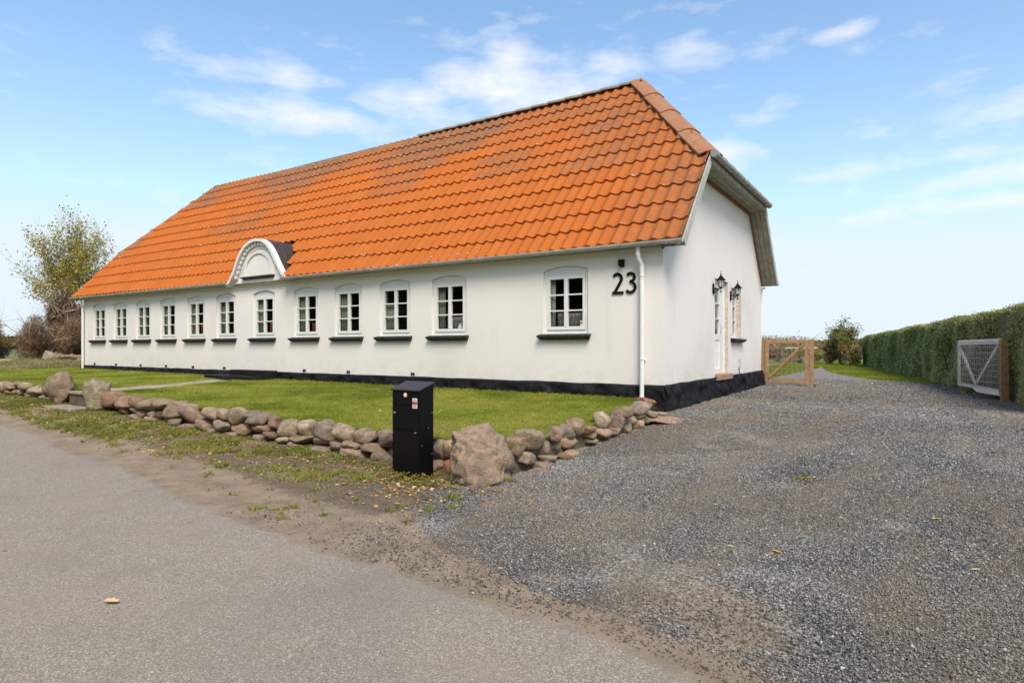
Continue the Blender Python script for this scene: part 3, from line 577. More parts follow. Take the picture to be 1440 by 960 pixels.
# ------------------------------------------------------------------ the farmhouse
L_, D_ = 24.20, 8.82; ZE, OY, OX, S_ = 3.586, .194, .446, 1.117; ZH = 5.597; RX = -2.20; YM = D_/2; ZR = ZE+S_*(YM+OY)
YH = -OY+(ZH-ZE)/S_; ZP = .865
house = empty('farmhouse', (0, 0, 0), 'long white farmhouse with steep orange tiled roof and black plinth', 'house')
WINX = [-22.86,-21.16,-19.465,-17.765,-16.01,-14.295,-12.34,-10.405,-8.68,-6.97,-5.22,-2.105]
OW, OZ0, OZ1, RISE = .53, 1.87, 3.20, .085     # opening half width, foot, springing, arch rise
def arch_pts(x, hw, z, rise, n=9): return [(x-hw+2*hw*i/(n-1), z+rise*(1-((i/(n-1))*2-1)**2)) for i in range(n)]
def front_wall():
    mb = MB(); ztop = ZE+S_*OY-.03; zb = .3
    edges = [-L_]+[e for x in WINX for e in (x-OW, x+OW)]+[0]
    for i in range(0, len(edges), 2): mb.add([(edges[i],0,zb),(edges[i+1],0,zb),(edges[i+1],0,ztop),(edges[i],0,ztop)], [(0,1,2,3)])
    T = .30
    for x in WINX:
        a, b = x-OW, x+OW; mb.add([(a,0,zb),(b,0,zb),(b,0,OZ0),(a,0,OZ0)], [(0,1,2,3)])
        ar = arch_pts(x, OW, OZ1, RISE); n = len(ar)
        for j in range(n-1): mb.add([(ar[j][0],0,ar[j][1]),(ar[j+1][0],0,ar[j+1][1]),(ar[j+1][0],0,ztop),(ar[j][0],0,ztop)], [(0,1,2,3)])
        ring = [(a, OZ0), (b, OZ0)]+ar[::-1]; n = len(ring)
        mb.add([(p[0],0,p[1]) for p in ring]+[(p[0],T,p[1]) for p in ring], [(i, (i+1) % n, (i+1) % n+n, i+n) for i in range(n)])
    # gable facing the drive, with openings for door and window
    def roofz(y): y = min(y, D_-y); return min(ZE+S_*(y+OY)-.07, ZH-.02)
    ops = [(3.62, 4.83, .80, 3.24), (5.16, 6.22, 1.83, 3.14)]
    ys = [0, YH-.1, 3.62, 4.83, 5.16, D_-YH+.1, 6.22, D_]; ys = sorted(set(ys+[YH+.0, D_-YH]))
    for a, b in zip(ys[:-1], ys[1:]):
        o = [q for q in ops if q[0] <= a+1e-6 and q[1] >= b-1e-6]
        if o:
            mb.add([(0,a,zb),(0,b,zb),(0,b,o[0][2]),(0,a,o[0][2])], [(0,1,2,3)]); mb.add([(0,a,o[0][3]),(0,b,o[0][3]),(0,b,roofz(b)),(0,a,roofz(a))], [(0,1,2,3)])
        else: mb.add([(0,a,zb),(0,b,zb),(0,b,roofz(b)),(0,a,roofz(a))], [(0,1,2,3)])
    # far gable and back wall
    for a, b in zip(ys[:-1], ys[1:]): mb.add([(-L_,a,zb),(-L_,b,zb),(-L_,b,roofz(b)),(-L_,a,roofz(a))], [(0,1,2,3)])
    mb.add([(-L_,D_,zb),(0,D_,zb),(0,D_,ztop),(-L_,D_,ztop)], [(0,1,2,3)])
    me = mb.build('wall', M['render'], house)
    return me
front_wall()
jb = MB()
for y0, y1, z0, z1 in [(3.62,4.83,.80,3.24),(5.16,6.22,1.83,3.14)]:
    ring = [(y0,z0),(y1,z0),(y1,z1),(y0,z1)]; jb.add([(0,p[0],p[1]) for p in ring]+[(-.26,p[0],p[1]) for p in ring], [(i,(i+1)%4,(i+1)%4+4,i+4) for i in range(4)])
jb.build('brick_reveal', M['brick'], house)
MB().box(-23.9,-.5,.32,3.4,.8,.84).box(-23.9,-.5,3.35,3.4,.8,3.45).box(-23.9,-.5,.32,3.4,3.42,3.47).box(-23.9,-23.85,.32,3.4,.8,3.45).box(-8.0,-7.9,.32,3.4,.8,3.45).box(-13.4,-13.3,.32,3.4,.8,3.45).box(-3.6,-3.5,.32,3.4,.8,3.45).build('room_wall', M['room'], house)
MB().box(-.95,-.9,3.3,7,.8,3.45).build('hall_wall', M['room'], house)

def rough_sheet(name, m, P0, P1, z0, z1, out, amp, parent, nx, nz_, seed, bulge=0):
    """masonry plinth: a displaced band between P0 and P1 (xy), standing proud by out"""
    P0, P1 = np.array(P0, float), np.array(P1, float); e = (P1-P0); ln = np.linalg.norm(e); e /= ln; nrm = np.array([e[1], -e[0]])
    u = np.linspace(0, ln, nx); v = np.linspace(0, 1, nz_); U, Vv = np.meshgrid(u, v); U = U.ravel(); Vv = Vv.ravel()
    n = vnoise(np.stack([U*1.0, Vv*.8+seed], 1), 3.4, seed, 3); n2 = vnoise(np.stack([U, Vv*.6], 1), 9, seed+2, 3)*1.6-.3
    edge = np.minimum(1, (1-Vv)*5+.0)
    dd = np.maximum(out+((n-.45)*amp*2+(n2-.5)*amp*.7)*edge+bulge*(1-Vv)**1.5, .014)
    zt = z1+(vnoise(np.stack([U, U*0], 1), 1.9, seed+5)-.5)*.03
    z = z0+(zt-z0)*Vv; X = P0[0]+e[0]*U+nrm[0]*dd; Y = P0[1]+e[1]*U+nrm[1]*dd
    V = np.stack([X, Y, z], 1); V = np.concatenate([V, np.stack([P0[0]+e[0]*u-nrm[0]*.02, P0[1]+e[1]*u-nrm[1]*.02, zt.reshape(nz_, nx)[-1]], 1)])
    idx = np.arange(nx*(nz_+1)).reshape(nz_+1, nx); F = np.stack([idx[:-1,:-1], idx[:-1,1:], idx[1:,1:], idx[1:,:-1]], -1).reshape(-1, 4)
    return np_mesh(name, V, F, 4, m, parent, smooth=True)
rough_sheet('plinth', M['black'], (-L_-.03, 0), (.05, 0), .3, ZP, .05, .085, house, 500, 12, 3, .03)
rough_sheet('plinth', M['black'], (0, -.04), (0, D_+.03), .15, ZP, .045, .10, house, 240, 16, 5, .10)

# windows --------------------------------------------------------------
def sheet_y(spans, y, z0, z1):
    m = MB()
    for a, b in spans: m.add([(a,y,z0),(b,y,z0),(b,y,z1),(a,y,z1)], [(0,1,2,3)])
    return m
def sheet_x(spans, x, z0, z1):
    m = MB()
    for a, b in spans: m.add([(x,a,z0),(x,b,z0),(x,b,z1),(x,a,z1)], [(0,1,2,3)])
    return m
def make_window():
    c = MB(); hw = OW-.004
    # casing boards filling the arched opening
    f = .075
    ar = arch_pts(0, hw, OZ1, RISE-.006)
    outer = [(-hw, OZ0+.005), (hw, OZ0+.005)]
    c.box(-hw, -hw+f, .055, .115, OZ0+.005, OZ1-.12); c.box(hw-f, hw, .055, .115, OZ0+.005, OZ1-.12); c.box(-hw+f, hw-f, .055, .115, OZ0+.005, OZ0+.085)
    c.prism([(-hw, OZ1-.12), (hw, OZ1-.12)]+ar[::-1], .055, .115)
    win = c.build('window', M['trim'], house)
    x0, x1, z0, z1 = -.445, .445, OZ0+.085, OZ1-.125
    s = MB(); b = .055; s.box(x0, x0+b, .034, .100, z0, z1); s.box(x1-b, x1, .034, .100, z0, z1); s.box(x0+b, x1-b, .034, .100, z0, z0+b+.015); s.box(x0+b, x1-b, .034, .100, z1-b, z1)
    s.box(-.04, .04, .029, .097, z0+b+.015, z1-b)
    zz = [z0+b+.015, z1-b]; hgt = (zz[1]-zz[0])
    for k in (1, 2):
        z = zz[0]+hgt*k/3
        for a, e in ((x0+b, -.04), (.04, x1-b)): s.box(a, e, .045, .09, z-.014, z+.014)
    s.build('frame', M['trim'], win)
    sheet_y([(x0+b, -.04), (.04, x1-b)], .068, zz[0], zz[1]).build('pane', M['glass'], win)
    q = MB(); yz = [(.0-.0, OZ0-.0)]
    prof = [(.03, OZ0+.004), (-.13, OZ0-.035), (-.135, OZ0-.062), (-.105, OZ0-.09), (-.075, OZ0-.125), (.03-.028, OZ0-.125)]
    wd = [.60, .625, .625, .60, .565, .565]; n = len(prof)
    q.add([(-w, p[0], p[1]) for w, p in zip(wd, prof)]+[(w, p[0], p[1]) for w, p in zip(wd, prof)], [tuple(range(n))[::-1], tuple(range(n, 2*n))]+[(i, (i+1) % n, (i+1) % n+n, i+n) for i in range(n)])
    q.build('sill', M['sill'], win)
    return win
def curtain(x0, x1, z0, z1, m, parent, y=.14, name='curtain', seed=0):
    n = 40; xs = np.linspace(x0, x1, n); w = .018*np.sin(np.linspace(0, (x1-x0)*70, n)+seed)
    V = [(x, y+k, z0) for x, k in zip(xs, w)]+[(x, y+k*.6, z1) for x, k in zip(xs, w)]+[(x, y+k+.004, z0) for x, k in zip(xs, w)]+[(x, y+k*.6+.004, z1) for x, k in zip(xs, w)]
    F = [(i, i+1, i+1+n, i+n) for i in range(n-1)]+[(i+2*n, i+3*n, i+1+3*n, i+1+2*n) for i in range(n-1)]+[(i, i+2*n, i+1+2*n, i+1) for i in range(n-1)]+[(i+n, i+1+n, i+1+3*n, i+3*n) for i in range(n-1)]+[(0,n,3*n,2*n),(n-1,3*n-1,4*n-1,2*n-1)]
    return np_mesh(name, V, F, 4, m, parent, smooth=True)
w0 = make_window(); ws = []
for i, x in enumerate(WINX):
    w = w0 if i == 0 else copy_tree(w0, house); w.location = (x, 0, 0); ws.append(w)
for i, w in enumerate(ws):
    zb, zt = OZ0+.1, OZ1-.15
    if i == 11: curtain(-.44, -.30, zb, zt, M['curtain'], w); curtain(-.28, .40, zb, zb+.34, M['blind'], w, .19, 'low_blind')
    elif i == 8: curtain(-.44, .0, zb, zt, M['curtaing'], w)
    elif i == 7: curtain(-.44, -.05, zb, zt, M['curtaing'], w); curtain(.05, .42, zb, zb+.3, M['curtainr'], w, .19, 'low_blind')
    elif i == 9: curtain(-.44, -.05, zb, zb+.7, M['curtaing'], w)
    elif i == 10: curtain(-.44, -.22, zb, zt, M['curtaing'], w); curtain(-.2, .42, zb, zb+.34, M['blind'], w, .19, 'low_blind')
    elif i in (3, 4, 6): curtain(-.42, -.06, zb, zt, M['curtaing'], w); curtain(.0 if i != 6 else .05, .42, zb, zb+.36, M['curtainr'], w, .19, 'low_blind')
    else: curtain(-.42, .02, zb, zt, M['curtaing'], w, .15, seed=i); curtain(.2, .42, zb, zt, M['blind'], w, .17, seed=i)
for i, x, k in ((6, .28, 1.), (10, .2, 1.2), (4, -.2, .9), (8, .3, 1.)):
    MB().lathe((x, .19, OZ0+.10), [(0,0),(.035*k,0),(.05*k,.05),(.055*k,.09),(.03*k,.14),(.022*k,.17),(.032*k,.19)], 12).build('vase', M['white'], ws[i], smooth=True)
MB().box(.325, .375, .060, .0645, OZ0+.16, OZ0+.27).build('sticker', M['white'], ws[11]); MB().box(.332, .368, .0565, .059, OZ0+.20, OZ0+.245).build('sticker', M['red'], ws[11])

# side window and door in the gable --------------------------------------
def side_window():
    y0, y1, z0, z1 = 5.16, 6.22, 1.83, 3.14; g = MB()
    g.box(-.20,-.13,y0+.003,y0+.09,z0,z1).box(-.20,-.13,y1-.09,y1-.003,z0,z1).box(-.20,-.13,y0+.09,y1-.09,z1-.09,z1-.002).box(-.20,-.13,y0+.09,y1-.09,z0+.002,z0+.11)
    w = g.build('window', M['trim'], house); s = MB(); a, b, c, d = y0+.09, y1-.09, z0+.11, z1-.09; m = (a+b)/2
    for p, q in ((a, m-.035), (m+.035, b)):
        s.box(-.185,-.115,p,p+.035,c,d).box(-.185,-.115,q-.035,q,c,d)
        for k in (1, 2): s.box(-.175,-.125,p+.035,q-.035,c+(d-c)*k/3-.014,c+(d-c)*k/3+.014)
    s.box(-.19,-.105,m-.035,m+.035,c,d); s.build('frame', M['trim'], w)
    sheet_x([(a+.035,m-.07),(m+.07,b-.035)],-.148,c,d).build('pane', M['glass'], w)
    n = MB(); prof = [(-.06, z0+.004), (.13, z0-.03), (.135, z0-.06), (.10, z0-.09), (.07, z0-.12), (.002, z0-.12)]
    wd = [.60,.63,.63,.60,.57,.57]; k = len(prof); yc = (y0+y1)/2
    n.add([(p[0], yc-w_, p[1]) for w_, p in zip(wd, prof)]+[(p[0], yc+w_, p[1]) for w_, p in zip(wd, prof)], [tuple(range(k)), tuple(range(2*k-1, k-1, -1))]+[(i, (i+1) % k, (i+1) % k+k, i+k) for i in range(k)])
    n.build('sill', M['sill'], w)
side_window()
def door():
    y0, y1, z0, z1 = 3.62, 4.83, .93, 3.24; g = MB(); X0, X1 = -.17, -.10
    g.box(X0-.02,X1+.02,y0+.002,y0+.06,z0,z1-.002).box(X0-.02,X1+.02,y1-.06,y1-.002,z0,z1-.002).box(X0-.02,X1+.02,y0+.06,y1-.06,z1-.07,z1-.003)
    g.box(X0,X1,y0+.06,y0+.16,z0,z1-.07).box(X0,X1,y1-.42,y1-.06,z0,z1-.07).box(X0,X1,y0+.16,y1-.42,z0,z0+.12).box(X0,X1,y0+.16,y1-.42,z1-.19,z1-.07).box(X0,X1,y0+.16,y1-.42,z0+.84,z0+.98)
    g.box(X0+.02,X1-.02,y0+.16,y1-.42,z0+.12,z0+.84)
    for k in range(1, 4): g.box(X0+.05,X1-.012,y0+.16+(y1-y0-.58)*k/4-.006,y0+.16+(y1-y0-.58)*k/4+.006,z0+.12,z0+.84)
    a, b = z0+.98, z1-.19
    for k in (1, 2): g.box(X0+.01,X1-.01,y0+.16,y1-.42,a+(b-a)*k/3-.015,a+(b-a)*k/3+.015)
    d = g.build('door', M['trim'], house)
    sheet_x([(y0+.16,y1-.42)],-.136,a,b).build('pane', M['glass'], d)
    h = MB(); hy = y1-.33; h.box(-.10,-.092,hy-.022,hy+.022,z0+.98,z0+1.22); h.tube([(-.095,hy,z0+1.14),(-.03,hy,z0+1.14),(-.028,hy-.12,z0+1.135)], .010)
    h.build('handle', M['zinc'], d)
    MB().box(-.24,.12,3.60,4.85,.80,.925).build('threshold', mat('red_brick_step', (.33,.15,.10), .9, c2=(.42,.30,.22), scale=9, bump=.4), house)
door()

# roof ---------------------------------------------------------------
BELL = [(-13.93,3.50),(-13.78,3.60),(-13.62,3.79),(-13.50,3.97),(-13.40,4.16),(-13.28,4.34),(-13.14,4.50),(-12.97,4.64),(-12.77,4.73),(-12.55,4.78),(-12.35,4.785),(-12.14,4.75),(-11.95,4.66),(-11.80,4.54),(-11.66,4.38),(-11.54,4.21),(-11.42,4.03),(-11.30,3.86),(-11.17,3.70),(-11.02,3.56)]
ROWS = 12
def tiled(name, O, U, Vd, ulen, vlen, rows, clips, dirtf, parent, seed):
    """a slope of wavy tiles: O corner at eave, U along the eave, Vd up the slope; overlapping rows"""
    O, U, Vd = Vector(O), Vector(U).normalized(), Vector(Vd).normalized(); Nn = U.cross(Vd).normalized()
    if Nn.z < 0: Nn = -Nn
    wl = .275; per = 8; nt = int(round(ulen/wl)); wl = ulen/nt; nx = nt*per+1; r = np.random.default_rng(seed)
    u = np.linspace(0, ulen, nx); ph = (u/wl) % 1; wave = .028*np.cos(2*np.pi*ph)+.004*np.cos(4*np.pi*ph)
    g = vlen/rows; ti = np.minimum((u/wl).astype(int), nt-1); VS = []; FS = []; til = []; low = []; dr = []; base = 0
    sag = .02*np.sin(u*.55)+.015*np.sin(u*.23+1)
    for k in range(rows):
        jl = r.normal(0, .002, nt)[ti]; jv = r.normal(0, .0045, nt)[ti]; slip = r.random(nt); jl = jl+np.where(slip[ti] > .985, .014, 0); jv = jv-np.where(slip[ti] > .985, .02, 0)
        levels = [(k*g-.01, -.006, jv*1.0), (k*g-.01, .046, jv*1.0), (k*g+.04*g, .0455, jv), (k*g+g*1.02, .002, 0*jv)]
        for vv, hh, j in levels:
            h = wave+hh+(jl if hh > 0 and hh > .01 else 0)+sag; v = vv+j
            VS.append(np.array(O)[None]+np.outer(u, U)+np.outer(v*np.ones(nx), Vd)+np.outer(h, Nn))
        rnd = r.random(nt); 
        for q in range(3):
            a = base+q*nx+np.arange(nx-1); FS.append(np.stack([a, a+1, a+1+nx, a+nx], 1)); tt = ti[:-1]
            til.append(rnd[tt]); low.append(np.full(nx-1, [1., .9, .0][q])); 
            dr.append(np.clip(dirtf(u[:-1], np.full(nx-1, (k+.5)*g), r, tt, k, seed), 0, 1))
        base += 4*nx
    V = np.concatenate(VS); F = np.concatenate(FS)
    o = np_mesh(name, V, F, 4, M['roof'], parent, fattrs={'tile': np.concatenate(til), 'low': np.concatenate(low), 'dirt': np.concatenate(dr)})
    bm = bmesh.new(); bm.from_mesh(o.data)
    for co, no in clips: bmesh.ops.bisect_plane(bm, geom=bm.verts[:]+bm.edges[:]+bm.faces[:], plane_co=co, plane_no=no, clear_outer=True)
    bm.to_mesh(o.data); bm.free()
    for p in o.data.polygons: p.use_smooth = False
    return o
XL, XR = -L_-OX, OX
cut_later = True
def front_dirt(u, v, r, ti, k, seed):
    x = u+XL; ntile = vnoise(np.stack([ti*.31, np.full(len(ti), k*.7)], 1), 1.0, 5, 2); patch = vnoise(np.stack([x, v*1.1], 1), .42, 17, 3)
    right = smooth01((x+2.6+.0*v)/3.2)*.62; top = smooth01((v-4.3)/2.0)*.65; return (patch > .5)*0+np.clip((patch-.49)*3.2, 0, .65)*smooth01((v-1.0)/2.5)*smooth01((-x-.0)/3)+right*(.4+ntile)+top*(.35+ntile*.9)-.12
slope_len = (YM+OY)*math.sqrt(1+S_*S_); cs = 1/math.sqrt(1+S_*S_); sn = S_*cs
def vplane(p, q, keep):
    p, q = Vector((p[0], p[1], 0)), Vector((q[0], q[1], 0)); d = (q-p).normalized(); n = Vector((d.y, -d.x, 0)); k = Vector((keep[0], keep[1], 0))
    if (k-p).dot(n) > 0: n = -n
    return (p, n)
hipR = vplane((XR, YH), (RX, YM), (-10, 0)); hipL = vplane((XL, YH), (-L_-RX, YM), (-10, 0)); hipRb = vplane((XR, D_-YH), (RX, YM), (-10, D_)); hipLb = vplane((XL, D_-YH), (-L_-RX, YM), (-10, D_))
roof = tiled('roof', (XL, -OY, ZE), (1,0,0), (0,cs,sn), XR-XL, slope_len, ROWS, [hipR, hipL], front_dirt, house, 1)
tiled('roof', (XR, D_+OY, ZE), (-1,0,0), (0,-cs,sn), XR-XL, slope_len, ROWS, [hipRb, hipLb], front_dirt, house, 2)
run = XR-RX; hs = (ZR-ZH)/run; hl = math.sqrt(run*run+(ZR-ZH)**2); wid = D_-2*YH
for sx, (X0, cl) in {1: (XR, [vplane((XR,YH),(RX,YM),(XR,YM)), vplane((XR,D_-YH),(RX,YM),(XR,YM))]), -1: (XL, [vplane((XL,YH),(-L_-RX,YM),(XL,YM)), vplane((XL,D_-YH),(-L_-RX,YM),(XL,YM))])}.items():
    tiled('roof', (X0+sx*.0, YH-.2, ZH-.06), (0,1,0), (-sx*run/hl,0,(ZR-ZH)/hl), wid+.4, hl, 8, cl, lambda u, v, r, ti, k, s: np.full(len(ti), .6), house, 3+sx)
def ridge_run(p, q, n, m, wdt=.16, droop=.10, thick=.035, lift=.05, prev=None):
    """overlapping angled cover tiles"""
    p, q = Vector(p), Vector(q); d = (q-p).normalized(); sd = d.cross(Vector((0,0,1))).normalized(); up = sd.cross(d); mb = MB(); ln = (q-p).length/n
    for i in range(n):
        a = p+d*(ln*i); b = p+d*(ln*(i+1)+.04); l0, l1 = lift+.028, lift
        prof = [(-wdt, -droop), (-wdt*.5, -droop*.3), (0, 0), (wdt*.5, -droop*.3), (wdt, -droop)]
        vs = []
        for c, l in ((a, l0), (b, l1)):
            for s_, z_ in prof: vs.append(c+sd*s_+up*(z_+l))
            for s_, z_ in prof[::-1]: vs.append(c+sd*s_+up*(z_+l-thick))
        N_ = 10; mb.add(vs, [tuple(range(N_))[::-1], tuple(range(N_, 2*N_))]+[(k, (k+1) % N_, (k+1) % N_+N_, k+N_) for k in range(N_)])
    return mb.build('ridge_tiles', m, house)
ridge_run((-10.08, YM, ZR+.03), (RX, YM, ZR+.03), 14, M['ridgegrey'], .15, .09, lift=.03)
ridge_run((-L_-RX, YM, ZR-.06), (-10.9, YM, ZR-.06), 18, M['ridgegrey'], .12, .08, lift=.02)
ridge_run((XR+.02, YH-.0, ZH+.02), (RX, YM, ZR+.03), 4, M['ridge'], .27, .10)
ridge_run((XR+.02, D_-YH, ZH+.02), (RX, YM, ZR+.03), 6, M['ridge'], .22, .13)
ridge_run((XL-.02, YH, ZH+.02), (-L_-RX, YM, ZR), 6, M['ridgegrey'], .16, .12)
ridge_run((XL-.02, D_-YH, ZH+.02), (-L_-RX, YM, ZR), 6, M['ridgegrey'], .16, .12)
# no tiles where the gablet stands through the eaves
def cut_for_gablet():
    bm = bmesh.new(); bm.from_mesh(roof.data)
    def inside(x, z):
        if not (BELL[0][0] < x < BELL[-1][0]) or z > 4.8: return False
        return z < np.interp(x, [p[0] for p in BELL], [p[1] for p in BELL])-.0
    kill = [f for f in bm.faces if inside(f.calc_center_median().x, f.calc_center_median().z)]
    bmesh.ops.delete(bm, geom=kill, context='FACES'); bm.to_mesh(roof.data); bm.free()
# verge boards and soffits at both gables
for sx, X0, XW in ((1, XR, 0), (-1, XL, -L_)):
    for sy in (1, -1):
        Y = lambda y: y if sy == 1 else D_-y
        pe, ph_ = Vector((X0, Y(-OY), ZE)), Vector((X0, Y(YH), ZH)); nrm = Vector((0, -cs*0-sn*sy, cs)); nrm = Vector((0, -sn*sy, cs))
        mb = MB(); a, b = pe-nrm*.085, ph_-nrm*.085; e = Vector((sx*.018, 0, 0)); mb.beam(a-e*0, b, .03, .17, nrm); mb.build('verge_board', M['verge'], house)
        so = MB(); up = nrm
        for k in range(3):
            x = X0-sx*(.085+.135*k); so.beam(Vector((x, pe.y, pe.z))-nrm*.145, Vector((x, ph_.y, ph_.z))-nrm*.145, .125, .03, nrm)
        so.build('soffit', M['soffit'], house)
        tu = MB(); x = XW+sx*.02; tu.beam(Vector((x, pe.y, pe.z))-nrm*.175, Vector((x, ph_.y, ph_.z))-nrm*.175, .04, .05, nrm); tu.build('soffit_batten', M['redwood'], house)
    mb = MB()
    for k in range(3):
        x = X0-sx*(.06+.14*k); mb.beam((x, YH-.04, ZH-.15+.0*k), (x, D_-YH+.04, ZH-.15), .13, .03)
    mb.beam((X0+sx*.012, YH, ZH-.115), (X0+sx*.012, D_-YH, ZH-.115), .03, .15); mb.build('soffit', M['soffit'], house)
    MB().beam((XW+sx*.025, YH+.05, ZH-.20), (XW+sx*.025, D_-YH-.05, ZH-.20), .05, .07).build('soffit_batten', M['redwood'], house)
    g = MB(); p0, p1 = Vector((X0+sx*.095, YH-.04, ZH-.0)), Vector((X0+sx*.095, D_-YH+.02, ZH-.0)); g.tube([p0, p1], .075, 12)
    for k in range(9): c = p0.lerp(p1, k/8); dd = Vector((0, .012, 0)); g.tube([c-dd, c+dd], .084, 12)
    g.build('gutter', M['oldzinc'], house)
# eaves board and gutters
MB().box(-L_-.02, 0, -OY+.03, -.002, ZE-.075, ZE-.045).build('eaves_board', M['soffit'], house)
MB().box(-L_-.02, 0, D_+.002, D_+OY-.03, ZE-.075, ZE-.045).build('eaves_board', M['soffit'], house)
def gutter(xa, xb, step=.85):
    g = MB(); y, z, r = -OY-.085, ZE-.012, .074; n = 10
    prof = [(r*math.cos(math.pi+math.pi*i/n), r*math.sin(math.pi+math.pi*i/n)) for i in range(n+1)]; inner = [(a*.9, b*.9) for a, b in prof][::-1]
    g.prism([(y+a, z+b) for a, b in prof+inner], xa, xb, 'x')
    x = xa+.2
    while x < xb: 
        g.prism([(y+a*1.1, z+b*1.1) for a, b in prof]+[(y+a, z+b) for a, b in prof[::-1]], x, x+.03, 'x'); x += step
    for xe in (xa, xb-.006): g.prism([(y+a, z+b) for a, b in prof], xe, xe+.006, 'x')
    return g.build('gutter', M['zinc'], house)
cut_for_gablet()
gutter(XL-.02, -13.80); gutter(-11.10, XR+.02)
MB().tube([(XL, D_+OY+.06, ZE-.05), (XR+.02, D_+OY+.06, ZE-.05)], .06, 10).build('gutter', M['zinc'], house)
d = MB(); d.tube([(-.42,-.20,ZE-.08),(-.42,-.20,ZE-.22),(-.42,-.17,ZE-.30),(-.385,-.10,ZE-.42),(-.385,-.09,ZE-.55)], .045, 12).tube([(-.385,-.09,ZE-.5),(-.385,-.09,.66),(-.385,-.11,.60)], .042, 12)
for z in (1.35, 2.95): d.tube([(-.385,-.09,z),(-.385,-.09,z+.02)], .052, 12)
d.box(-.36,-.33,-.06,0,1.33,1.35); d.build('downpipe', M['trim'], house, smooth=False)
d = MB().tube([(-23.98,-.20,ZE-.08),(-23.98,-.18,ZE-.25),(-24.05,-.09,ZE-.45),(-24.05,-.09,.70)], .042, 10)
d.tube([(-24.05,-.09,1.5),(-24.05,-.09,1.52)], .052, 10); d.build('downpipe', M['trim'], house)
MB().tube([(.0,D_+.12,3.40),(-.02,D_+.12,3.2),(-.05,D_+.06,.9)], .035, 10).tube([(0,D_+.12,3.40),(.10,D_+.14,3.42)], .03, 10).build('downpipe', M['trim'], house)

# curved gablet in the middle of the eaves ----------------------------------
bc = (-12.45, 3.9)
gab = MB().prism([(BELL[-1][0], 3.46), (BELL[0][0], 3.46)]+BELL, -.075, .12).build('gablet', M['render'], house)
def roofy(z): return (z-ZE)/S_-OY
fe = MB(); outb = []
for i, (x, z) in enumerate(BELL):
    a = BELL[max(i-1, 0)]; b = BELL[min(i+1, len(BELL)-1)]; t = Vector((b[0]-a[0], b[1]-a[1])).normalized(); outb.append((x-t.y*.03, z+t.x*.03))
n = len(outb); vs = [(x, -.22, z) for x, z in outb]; NB = 6
for j in range(1, NB+1):
    for i, (x, z) in enumerate(outb):
        yb = max(roofy(z)+.26+.06*math.sin(i*2.3)+.03*math.sin(i*5.1), -.10); cxm = bc[0]+.15
        y = -.22+(yb+.22)*j/NB; pinch = 1-.10*(j/NB)**2; vs.append((cxm+(x-cxm)*pinch, y, z+.0*j))
fe.add(vs, [(j*n+i, j*n+i+1, (j+1)*n+i+1, (j+1)*n+i) for j in range(NB) for i in range(n-1)])
ins = [(x, y, z-.035) for x, y, z in vs]; fe.add(ins, [(j*n+i, (j+1)*n+i, (j+1)*n+i+1, j*n+i+1) for j in range(NB) for i in range(n-1)])
fe.add(vs[:n]+ins[:n], [(i, i+1, i+1+n, i+n) for i in range(n-1)])
fe.build('gablet_roof', M['felt'], gab)
def band(pts, w0, w1, y0, y1):
    mb = MB(); m = len(pts); A = []; B = []
    for i, (x, z) in enumerate(pts):
        a = pts[max(i-1, 0)]; b = pts[min(i+1, m-1)]; t = Vector((b[0]-a[0], b[1]-a[1])).normalized(); nx_, nz_ = t.y, -t.x
        A.append((x+nx_*w0, z+nz_*w0)); B.append((x+nx_*w1, z+nz_*w1))
    vs = [(p[0], y0, p[1]) for p in A]+[(p[0], y0, p[1]) for p in B]+[(p[0], y1, p[1]) for p in A]+[(p[0], y1, p[1]) for p in B]
    mb.add(vs, [(i, i+1, i+1+m, i+m) for i in range(m-1)]+[(i, i+2*m, i+1+2*m, i+1) for i in range(m-1)]+[(i+m, i+m+1, i+3*m+1, i+3*m) for i in range(m-1)]); return mb
band(BELL, -.03, .05, -.235, -.07).build('moulding', M['trim'], gab)
band(BELL[3:-3], .20, .25, -.10, -.07).build('moulding', M['render'], gab)
acc = 0
for i in range(len(BELL)-1):
    if i < 2 or i > len(BELL)-5: continue
    a, b = Vector(BELL[i]), Vector(BELL[i+1]); t = (b-a).normalized(); nn = Vector((t.y, -t.x)); seg = (b-a).length; s = (.17-acc) % .17
    while s < seg:
        c = a+t*s+nn*.115; MB().beam((c.x, -.165, c.y), (c.x, -.074, c.y), .085, .085, (t.x, 0, t.y)).build('dentil', M['trim'], gab); s += .17
    acc = (acc+seg) % .17
ARC = [(-12.47+.66*math.cos(math.pi-math.pi*i/16), 3.84+.60*math.sin(math.pi*i/16)) for i in range(17)]; ARC = [(ARC[0][0], 3.73)]+ARC+[(ARC[-1][0], 3.73)]
band(ARC, -.035, .045, -.115, -.07).build('moulding', M['trim'], gab)
MB().box(-13.26,-11.70,-.17,-.076,3.675,3.72).box(-13.20,-11.76,-.14,-.076,3.64,3.675).build('ledge', M['felt'], gab)
ck = MB(); cx_ = -13.7; pv = 3.475
while cx_ < -11.2:
    nx_ = cx_+random.uniform(.05, .16); nv = 3.475+.10*(cx_+13.7)/2.5+random.uniform(-.012, .012)
    ck.beam((cx_, -.0775, pv), (nx_, -.0775, nv), .004, random.choice((.003, .006, .016)), (0,0,1))
    cx_, pv = nx_, nv
ck.build('crack', M['iron'], gab)

